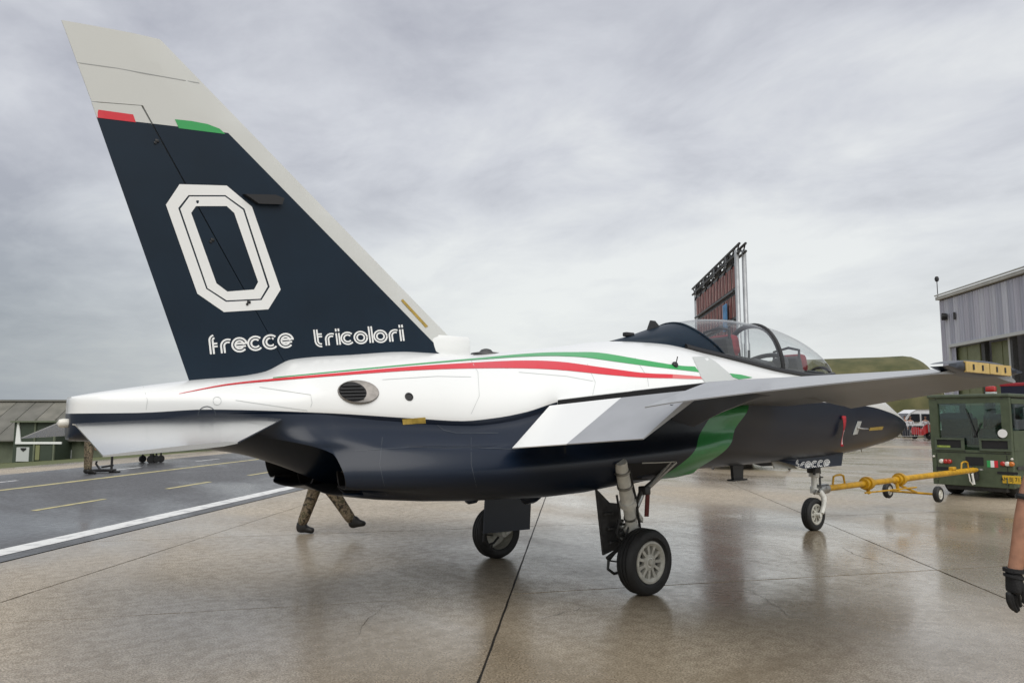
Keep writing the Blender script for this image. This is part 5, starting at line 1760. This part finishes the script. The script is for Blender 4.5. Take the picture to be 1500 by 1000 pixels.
for a in (0.0, SL):
    for n_ in (-.12, .12) if a == 0.0 else (0.0,):
        m = MB(); m.tube([sp_(a, .5, n_), sp_(a, ztR * .55, n_), sp_(a, ztR * .56, n_), sp_(a, ztR - .15, n_)], [.10, .10, .075, .075], 12); m.build('mast', SILV, scr)
m = MB()
for n_ in (-.10, .10):
    for dz in (0, -.26):
        m.tube([sp_(-.35, ztR + dz, n_), sp_(SL + .25, ztR + dz, n_)], .045, 6)
k = 0
a = -.3
while a < SL:
    m.tube([sp_(a, ztR, -.10), sp_(a + .35, ztR - .26, -.10), sp_(a + .7, ztR, -.10)], .025, 5); m.tube([sp_(a, ztR, .10), sp_(a + .35, ztR - .26, .10), sp_(a + .7, ztR, .10)], .025, 5)
    a += .7
for a in (1.6, 3.6, 5.6, 7.4):
    if a < SL: m.box(sp_(a, ztR - .18), (.30, .26, .34), Matrix((ux_, un, (0, 0, 1))).transposed())
m.build('top_truss', BLACK, scr, smooth=False)
MODR = mat('module_back_red', (.30, .085, .07), .55, noise=.4, nscale=1.3)
MODP = mat('module_back_pink', (.62, .36, .32), .55, noise=.4, nscale=2)
z1 = at_depth(1086, 383, Rn + .5).z; colw = (SL - .9) / 13; rowh = .98
basis = Matrix((ux_, un, (0, 0, 1))).transposed()
for c_ in range(13):
    for r_ in range(5):
        m = MB()
        m.box(sp_(.55 + (c_ + .5) * colw, z1 - (r_ + .5) * rowh), (colw - .03, .10, rowh - .05), basis)
        m.mi = 1; m.box(sp_(.55 + (c_ + .36) * colw, z1 - (r_ + .5) * rowh, .052), (colw * .40, .02, rowh * .74), basis)
        m.mi = 2; m.box(sp_(.55 + (c_ + .80) * colw, z1 - (r_ + .5) * rowh, .052), (colw * .16, .02, rowh * .74), basis)
        m.build('screen_module', [BLACK, MODR, MODP], scr, smooth=False)
m = MB()
for k in range(7): m.tube([sp_(.8 + k * (SL - 1.2) / 6, ztR - .3), sp_(.8 + k * (SL - 1.2) / 6 + .1, ztR - .6, .1), sp_(.85 + k * (SL - 1.2) / 6, z1 + .02)], .03, 5)
m.tube([sp_(.5, z1 - 1.0, .13), sp_(SL - .4, z1 - .95, .13)], .045, 5); m.tube([sp_(.5, z1 - 1.98, .13), sp_(SL - .4, z1 - 1.93, .13)], .045, 5)
m.build('rigging', BLACK, scr)
m = MB(); m.box(sp_(1.75, z1 - 1.75, .16), (.55, .06, .95), basis, bevel=.03); m.build('blue_cover', mat('blue_tarp', (.12, .33, .62), .7, noise=.4, nscale=3), scr, smooth=False)
m = MB(); m.box(sp_(SL / 2, .55), (SL + 1.4, 2.0, .35), basis, bevel=.04); m.box(sp_(SL / 2, .95, 0), (SL * .5, 1.4, .5), basis, bevel=.05)
m.build('trailer_deck', DGREY, scr, smooth=False)
for a in (SL * .4, SL * .55):
    for n_ in (-.85, .85):
        m = MB(); m.lathe([(0, .1), (.3, .11), (.37, .08), (.37, -.08), (.3, -.11), (0, -.1)], sp_(a, .37, n_), un, 22); m.build('trailer_wheel', RUBBER, scr)
for a in (-.5, SL + .5):
    m = MB(); m.tube([sp_(a, .7, .8), sp_(a, .02, 1.2)], .05, 8); m.tube([sp_(a, .7, -.8), sp_(a, .02, -1.2)], .05, 8); m.build('outrigger', DGREY, scr)

# ==================================================================== HANGAR ON THE RIGHT
CLAD = mat('grey_cladding', (.50, .50, .57), .5, color2=(.36, .36, .42), nscale=.8, stretch=(1.6, 1.6, .10), contrast=(.3, .66), metal=.15)
CLADP = mat('grey_cladding_pale', (.58, .59, .65), .5, color2=(.42, .43, .48), nscale=.9, stretch=(1.4, 1.4, .12), contrast=(.3, .68), metal=.15)
CLADD = mat('grey_cladding_streaked', (.45, .46, .53), .5, color2=(.32, .33, .39), nscale=1.1, stretch=(1.9, 1.9, .10), contrast=(.3, .66), metal=.15)
h0, h1 = at_depth(1386, 612, 52.0), at_depth(1500, 612, 43.2)
hux = Vector((h1.x - h0.x, h1.y - h0.y, 0)).normalized(); hun = Vector((hux.y, -hux.x, 0))
if hun.dot(RT) > 0: hun = -hun
han = empty('hangar', (h0.x, h0.y, 0), 0, 'grey corrugated hangar with an open doorway and olive door leaves', 'hangar')
HB = Matrix((hux, hun, (0, 0, 1))).transposed()


def hp2(a, h_, n_=0.0): return hux * a + hun * n_ + Vector((0, 0, h_))


zE = at_depth(1386, 440, 52).z; zLn = at_depth(1400, 505, 50.7).z
HL = 30.0
pw = .62
a = 0.0; k = 0
DOOR0 = 1.35
while a < HL:
    z0 = zLn if DOOR0 - .01 <= a < HL - 1.5 else 0.0
    m = MB()
    c0 = a + pw / 2
    # ribbed sheet
    prof = [(0, 0), (pw * .12, 0), (pw * .18, .035), (pw * .30, .035), (pw * .36, 0), (pw * .62, 0), (pw * .68, .035), (pw * .80, .035), (pw * .86, 0), (pw - .012, 0)]
    m.loft([[hp2(a + u, z0, n_) for u, n_ in prof], [hp2(a + u, zE - .08, n_) for u, n_ in prof]], False)
    m.build('cladding_panel', [CLAD, CLADP, CLADD][(k * 7 + k // 3) % 3], han, smooth=False); a += pw; k += 1
m = MB()
m.hexa([hp2(-.02, zE, .25), hp2(HL, zE, .25), hp2(HL, zE + .22, .25), hp2(-.02, zE + .22, .25)], [hp2(-.02, zE, -25), hp2(HL, zE, -25), hp2(HL, zE + .22, -25), hp2(-.02, zE + .22, -25)])
m.build('roof', mat('hangar_roof', (.5, .5, .46), .6, noise=.2, nscale=1), han, smooth=False)
m = MB()
m.hexa([hp2(-.02, 0, -.02), hp2(-.02, zE, -.02), hp2(.1, zE, -.02), hp2(.1, 0, -.02)], [hp2(-.02, 0, -25), hp2(-.02, zE, -25), hp2(.1, zE, -25), hp2(.1, 0, -25)])
m.hexa([hp2(0, 0, -24.8), hp2(HL, 0, -24.8), hp2(HL, zE, -24.8), hp2(0, zE, -24.8)], [hp2(0, 0, -25), hp2(HL, 0, -25), hp2(HL, zE, -25), hp2(0, zE, -25)])
m.build('wall', CLADD, han, smooth=False)
m = MB(); m.box(hp2(DOOR0 + 13.6, zLn - .08, .06), (27.4, .26, .20), HB); m.box(hp2(DOOR0 - .08, zLn / 2, .05), (.14, .2, zLn), HB); m.build('door_frame', LIGHTGREY, han, smooth=False)
DOORG = mat('green_door_leaf', (.19, .21, .11), .55, noise=.15, nscale=2)
for (a0, a1, n_) in ((DOOR0, DOOR0 + 3.0, -.25), (DOOR0 + 3.7, DOOR0 + 6.0, -.6)):
    m = MB(); m.box(hp2((a0 + a1) / 2, zLn / 2 - .1, n_), (a1 - a0, .10, zLn - .25), HB)
    for t in (.5,): m.box(hp2(lerp(a0, a1, t), zLn / 2 - .1, n_ + .06), (.05, .05, zLn - .3), HB)
    m.build('door_leaf', DOORG, han, smooth=False)
m = MB(); m.box(hp2(DOOR0 + 3.3, zLn / 2, -.4), (.35, .3, zLn - .1), HB); m.box(hp2(DOOR0 + 6.3, zLn / 2, -.4), (.25, .3, zLn - .1), HB); m.build('door_post', DGREY, han, smooth=False)
m = MB(); m.box(hp2(DOOR0 + 6.08, zLn / 2, -.35), (.18, .2, zLn - .1), HB); m.build('door_edge', LIGHTGREY, han, smooth=False)
m = MB(); m.box(hp2(14, zLn * .45, -9), (22, .3, zLn * .9), HB); m.build('inner_wall', mat('inner_wall_grey', (.30, .31, .32), .7), han, smooth=False)
m = MB(); m.lathe([(0, .05), (.20, .04), (.26, 0), (.22, -.3), (0, -.32)], hp2(.95, zE - 1.3, .35), hux * -.4 + hun, 20); m.tube([hp2(.7, zE - 1.5, 0), hp2(.9, zE - 1.35, .3)], .05, 6); fl_ = m.build('floodlight', BLACK, han)
m = MB(); m.box(hp2(2.15, zE - 1.4, .12), (.14, .14, .5), HB, bevel=.03); m.build('wall_horn', DGREY, han, smooth=False)
m = MB(); m.tube([hp2(.05, zE + .2, .1), hp2(.05, zE + 1.35, .1)], .03, 6); m.lathe([(0, -.2), (.12, -.1), (.15, .05), (.1, .2), (0, .24)], hp2(.05, zE + 1.5, .1), (0, 0, 1), 12); m.build('roof_lamp', BLACK, han)
m = MB(); m.tube([hp2(0, zE + .32, .28), hp2(HL, zE + .32, .28)], .06, 8); m.build('gutter', LIGHTGREY, han)

# ==================================================================== GRASS COVERED SHELTER
TURF = mat('turf_cover', (.125, .115, .05), .9, color2=(.06, .066, .024), nscale=.55, bump=.5, bscale=3, contrast=(.3, .7))
s0 = at_depth(1352, 612, 88.0)
shl = empty('aircraft_shelter', (s0.x, s0.y, 0), 0, 'low arched aircraft shelter covered in green turf beyond the nose', 'shelter')
axv = (-RT * .80 + FH * .45).normalized(); axp = Vector((-axv.y, axv.x, 0))
if axp.dot(FH) > 0: axp = -axp
zs_ = at_depth(1340, 521, 88).z
m = MB(); SR = 9.6
prof = []
for k in range(25):
    t = math.pi * k / 24
    prof.append((-math.cos(t) * SR, zs_ * math.sin(t) ** .8))
rings_ = []
for a, s_ in [(-2.75 + 4.5 * (1 - math.cos(q / 16 * math.pi / 2)), max(.12, math.sin(q / 16 * math.pi / 2) ** .8)) for q in range(17)] + [(4, 1.0), (8, 1.0), (14, 1.0), (20, 1.0), (26, 1.0), (33, 1.0), (40, .99)]:
    rings_.append([axv * a + axp * u * s_ + Vector((0, 0, max(-.1, v * s_ + random.uniform(-.03, .03)))) for u, v in prof])
m.loft(rings_, False, (True, True))
m.build('turf_roof', TURF, shl, angle=60)
m = MB()
for s_ in (.97,):
    m.tube([axv * -2.62 + axp * u * .32 + Vector((0, 0, v * .32)) for u, v in prof], .25, 6)
m.build('concrete_arch', CONC, shl)
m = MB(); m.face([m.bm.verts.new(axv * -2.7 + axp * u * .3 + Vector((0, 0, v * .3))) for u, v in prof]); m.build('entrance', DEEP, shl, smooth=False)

# ==================================================================== VEHICLES AND PEOPLE BY THE SHELTER
VANW = mat('van_white_paint', (.78, .79, .80), .3, coat=.4, noise=.05, nscale=2)
v0 = spot(1303, 66.0)
van = empty('minibus', v0, math.atan2(RT.y, RT.x), 'white minibus with dark windows parked by the turf shelter', 'minibus')
Lv, Wv, Hv = 5.4, 2.0, 2.35
side_ = [(-.35, .35), (-.35, .95), (.45, 1.25), (1.15, 2.05), (1.7, Hv), (5.2, Hv + .05), (5.35, 2.0), (5.4, .35)]
m = MB(); m.loft([[Vector((a, y_, z_)) for a, z_ in side_] for y_ in (-Wv / 2 + .08, -Wv / 2, Wv / 2, Wv / 2 + .08)], True, (True, True)); m.build('body', VANW, van, smooth=False)
for sgn in (-1, 1):
    yy = sgn * (Wv / 2 + .09) if sgn > 0 else -Wv / 2 + .06
    for q in ([(.75, 1.3), (1.25, 1.98), (1.95, 1.98), (1.95, 1.3)], [(2.15, 1.3), (2.15, 1.98), (3.5, 1.98), (3.5, 1.3)], [(3.65, 1.3), (3.65, 1.98), (5.1, 1.98), (5.1, 1.3)]):
        m = MB(); m.prism([(a, (-Wv / 2 + .075) if sgn < 0 else (Wv / 2 + .085), z_) for a, z_ in q], (0, .02 * sgn - (.10 if sgn < 0 else 0), 0)); m.build('window', VANGLASS, van, smooth=False)
m = MB(); m.prism([(.50, -.85, 1.32), (.50, .85, 1.32), (1.12, .8, 2.0), (1.12, -.8, 2.0)], (-.03, 0, .03)); m.build('windscreen', VANGLASS, van, smooth=False)
for a in (.65, 4.3):
    for s_ in (-1, 1):
        m = MB(); m.lathe([(0, .10), (.2, .11), (.34, .09), (.34, -.1), (0, -.1)], (a, s_ * (Wv / 2 - .05), .34), (0, s_, 0), 24); m.build('wheel', RUBBER, van)
m = MB(); m.box((-.36, -.65, .85), (.06, .35, .2), bevel=.02); m.box((-.36, .65, .85), (.06, .35, .2), bevel=.02); m.build('headlight', LAMPCLR, van)

REDB = mat('scooter_red', (.55, .02, .02), .3, coat=.5)


def scooter(px, dist, label, rz):
    r_ = empty('motor_scooter', spot(px, dist), rz, label, 'scooter', 'red scooters by the minibus')
    m = MB()
    m.loft([[Vector((x_, y_ * w_, z_)) for y_, z_ in ((-1, zb_), (-.9, zt_), (0, zt_ + .06), (.9, zt_), (1, zb_))] for x_, w_, zb_, zt_ in ((-.75, .12, .55, .75), (-.5, .30, .38, .92), (0, .28, .36, .88), (.3, .30, .3, .5), (.55, .32, .34, 1.0), (.72, .16, .5, 1.15))], False, (True, True))
    m.build('body', REDB, r_, angle=50)
    m = MB(); m.box((-.2, 0, .96), (.7, .30, .12), bevel=.04); m.build('seat', BLACK, r_)
    for a in (-.55, .75):
        m = MB(); m.lathe([(.1, .05), (.2, .07), (.27, .06), (.29, 0), (.27, -.06), (.2, -.07), (.1, -.05)], (a, 0, .29), (0, 1, 0), 22); m.build('wheel', RUBBER, r_)
    m = MB(); m.tube([(.65, -.35, 1.12), (.72, 0, 1.16), (.65, .35, 1.12)], .025, 6); m.tube([(.72, 0, 1.15), (.78, 0, .3)], .04, 6); m.build('handlebar', STEEL, r_)
    return r_


scooter(1344, 57.0, 'red motor scooter in front of the white minibus, nearer the nose of the jet', YAW + R(200))
scooter(1357, 58.5, 'red motor scooter half hidden beside the olive tow tractor', YAW + R(160))
for (px, dist, lab, top, seated) in ((1330, 61.0, 'person in a white shirt standing by the barrier at the minibus', SHIRTW, False), (1352, 59.2, 'person in white sitting astride behind the red scooters', SHIRTW, False), (1322, 62.5, 'person in white near the front of the minibus', SHIRTW, False)):
    r_ = empty('person', spot(px, dist), YAW + R(180), lab, 'person')
    person(r_, [std_leg(1), std_leg(-1)], [std_arm(1), std_arm(-1)], top=top, bottom=mat('dark_trousers', (.03, .035, .05), .8) if 'dark_trousers' not in MATS else MATS['dark_trousers'], levels=1)
# crowd barrier
br = empty('crowd_barrier', spot(1333, 56.5), math.atan2(RT.y, RT.x), 'grey steel crowd barrier in front of the minibus', 'barrier')
m = MB(); m.tube([(-1.2, 0, .25), (-1.2, 0, 1.05), (1.2, 0, 1.05), (1.2, 0, .25), (-1.2, 0, .25)], .022, 6); m.build('frame', SILV, br)
for k in range(14):
    m = MB(); m.tube([(-1.1 + k * .17, 0, .25), (-1.1 + k * .17, 0, 1.05)], .010, 5); m.build('bar', SILV, br)
for a in (-.9, .9):
    m = MB(); m.tube([(a, -.35, .015), (a, .35, .015)], .015, 6); m.tube([(a, 0, .02), (a, 0, .3)], .018, 6); m.build('foot', SILV, br)

# navy truck with a red band, mostly hidden by the tow tractor and the wing tip
nv = empty('box_truck', spot(1512, 30.0), YAW + R(-52), 'dark navy box truck with a red band behind the olive tractor', 'truck')
zb1 = at_depth(1490, 578, 30).z; zt1 = at_depth(1490, 564, 30).z
m = MB(); m.box((2.6, 0, (zt1 + .7) / 2 + .05), (5.6, 2.2, zt1 - .7), bevel=.05); m.build('cargo_box', mat('truck_navy', (.010, .012, .030), .4), nv, smooth=False)
m = MB(); m.box((2.6, 0, zt1 + .045), (5.64, 2.24, .14), bevel=.03); m.build('red_band', mat('truck_red', (.30, .02, .03), .45), nv, smooth=False)
m = MB(); m.box((6.2, 0, 1.25), (1.5, 2.0, 1.7), bevel=.15); m.build('cab', MATS['truck_navy'], nv, smooth=False)
for a in (.9, 5.9):
    for s_ in (-1, 1):
        m = MB(); m.lathe([(0, .12), (.3, .13), (.42, .1), (.42, -.1), (0, -.1)], (a, s_ * .95, .42), (0, s_, 0), 24); m.build('wheel', RUBBER, nv)
m = MB(); m.box((3.2, 0, .62), (6.8, 1.0, .2)); m.build('chassis', DGREY, nv, smooth=False)

# tree whose dark top shows between the wing and the tractor roof
tp = spot(1415, 56.0)
tree = empty('tree', tp, 0, 'dark green tree top just above the tractor roof', 'tree')
ht = at_depth(1412, 570, 56).z
m = MB(); m.tube([(0, 0, 0), (.1, 0, ht * .35), (0, .1, ht * .6)], [.22, .16, .08], 8)
for k in range(6):
    a = k * 1.05; m.tube([(0.05, 0.02, ht * .35 + k * .12), (math.cos(a) * .9, math.sin(a) * .9, ht * .6 + k * .1)], [.07, .03], 5)
m.build('trunk', mat('bark', (.07, .05, .035), .9, noise=.4, nscale=8), tree)
m = MB()
for k in range(2600):
    a, t = random.uniform(0, 6.283), random.random() ** .5
    zz_ = random.uniform(.38, 1.0); rad = 1.9 * math.sin(math.pi * (zz_ - .3) / .78) ** .7 * (1 + .25 * math.sin(3 * a + zz_ * 7))
    p = Vector((math.cos(a) * rad * t, math.sin(a) * rad * t, ht * zz_)); n_ = Vector((random.uniform(-1, 1), random.uniform(-1, 1), random.uniform(-1, 1))).normalized()
    u_ = n_.orthogonal().normalized() * random.uniform(.06, .12); v_ = n_.cross(u_).normalized() * random.uniform(.04, .07)
    m.face([m.bm.verts.new(q) for q in (p - u_, p - v_, p + u_, p + v_)])
tag(m.build('crown', mat('leaves', (.045, .06, .025), .7, color2=(.03, .04, .016), nscale=.9), tree, smooth=False), kind='stuff')

# ==================================================================== LOW GREEN BUILDING ON THE LEFT
DL = 50.0
bq = spot(0, DL)
nb_ = -math.sin(TA) * bq.x + math.cos(TA) * bq.y
bl = empty('maintenance_building', (bq.x, bq.y, land_z(nb_) - .03), math.atan2(RT.y, RT.x) + R(1.5), 'low green maintenance building with a pitched grey roof beyond the taxiway', 'building')
zg = bl.location.z
kx = DL / FPX


def bz(py): return at_depth(60, py, DL).z - zg


def bx_(px): return px * kx


def bx2(px): return px * kx + (CX - px) / FPX * 2.05


zr, ze = bz(587), bz(645)
WG = mat('green_wall', (.135, .155, .105), .7, noise=.25, nscale=1.5); WGD = mat('dark_green_door', (.045, .062, .042), .55, noise=.2, nscale=1)
RG = mat('grey_roof_sheet', (.155, .15, .13), .75, color2=(.11, .108, .092), nscale=.8, stretch=(1, 1, 1)); RG2 = mat('grey_roof_sheet_worn', (.18, .172, .145), .75, color2=(.12, .118, .098), nscale=1.1)
XA, XB = bx_(-230), bx_(560)
m = MB(); m.box(((XA + XB) / 2, -.0 + 4, ze / 2 - .3), (XB - XA, 8, ze + .6)); wl = m.build('wall', WG, bl, smooth=False)
k = 0
a = XA
while a < XB:
    m = MB(); wdt = 1.35
    m.hexa([(a, -.5, ze - .05), (a + wdt - .05, -.5, ze - .05), (a + wdt - .05, 4.0, zr), (a, 4.0, zr)], [(a, -.5, ze + .03), (a + wdt - .05, -.5, ze + .03), (a + wdt - .05, 4.0, zr + .08), (a, 4.0, zr + .08)])
    m.box((a, 1.75, (ze + zr) / 2 + .07), (.10, .1, .1))
    m.build('roof_sheet', RG if k % 3 else RG2, bl, smooth=False); a += wdt; k += 1
m = MB(); m.hexa([(XA, 4.0, zr + .02), (XB, 4.0, zr + .02), (XB, 8.5, ze), (XA, 8.5, ze)], [(XA, 4.0, zr + .1), (XB, 4.0, zr + .1), (XB, 8.5, ze + .08), (XA, 8.5, ze + .08)]); m.box(((XA + XB) / 2, 4, zr + .1), (XB - XA, .5, .14)); m.build('roof_back', RG, bl, smooth=False)
# porch block with white trim, doors and small openings
px0, px1 = 23, 82
m = MB(); m.box((bx2(52.5), -.9, bz(672) + (bz(617) - bz(672)) / 2 - .2), (bx2(px1) - bx2(px0), 2.2, bz(617) - bz(672) + .4)); pb = m.build('porch', WGD, bl, smooth=False)
m = MB(); m.box((bx2(54.5), -1.06, bz(617)), (bx2(88) - bx2(21), 2.5, .10)); m.build('porch_roof', WG, bl, smooth=False)
m = MB(); m.box((bx2(60), -2.06, bz(647)), (bx2(93) - bx2(27), .10, .14)); m.hexa([(bx2(27), -2.1, bz(648)), (bx2(35), -2.1, bz(648)), (bx2(30.5), -2.1, bz(618)), (bx2(28), -2.1, bz(618))], [(bx2(27), -2.02, bz(648)), (bx2(35), -2.02, bz(648)), (bx2(30.5), -2.02, bz(618)), (bx2(28), -2.02, bz(618))]); m.build('white_rail', MARK, bl, smooth=False)
for px in (54, 82):
    m = MB(); m.box((bx2(px), -2.04, bz(645)), (.10, .12, bz(617) - bz(672))); m.build('porch_post', WG, bl, smooth=False)
for (p0_, p1_, y0_, y1_, mt, nm) in ((29, 47, 653, 673, MATS['light_grey_paint'], 'white_door'), (97, 110, 659, 671, MATS['light_grey_paint'], 'white_hatch'), (2, 6, 654, 660, MATS['light_grey_paint'], 'wall_lamp'), (63, 80, 650, 672, WGD, 'green_door'), (56, 62, 650, 671, mat('yellow_green_panel', (.20, .21, .10), .6), 'panel')):
    yy = -2.03 if 23 < p0_ < 82 else -.03
    bf = bx2 if yy < -1 else bx_
    m = MB(); m.box(((bf(p0_) + bf(p1_)) / 2, yy, (bz(y0_) + bz(y1_)) / 2), (bf(p1_) - bf(p0_), .06, bz(y0_) - bz(y1_))); d_ = m.build(nm, mt, bl, smooth=False)
    if nm == 'white_door':
        m = MB(); m.prism([(bx2(35), yy - .04, bz(654)), (bx2(43), yy - .04, bz(654)), (bx2(43), yy - .04, bz(656)), (bx2(39), yy - .04, bz(659)), (bx2(35), yy - .04, bz(656))], (0, -.02, 0)); m.build('door_emblem', BLACK, d_, smooth=False)

# ground power cart, only its wheels show below the tail
cp_ = on_z(222, 677)
cart = empty('ground_power_cart', cp_, R(20), 'dark wheeled ground power cart far off on the taxiway, hidden above its wheels', 'cart')
m = MB(); m.box((0, 0, .80), (1.3, .8, .8), bevel=.05); m.build('body', DGREY, cart, smooth=False)
for (a, y_) in ((-.20, -.25), (.0, -.28), (.20, -.25), (-.2, .25), (.2, .25)):
    m = MB(); m.lathe([(0, .04), (.08, .045), (.13, .035), (.13, -.035), (0, -.04)], (a, y_, .13), (0, 1, 0), 18); m.tube([(a, y_, .13), (a, y_, .45)], .03, 6); m.build('wheel', RUBBER, cart)
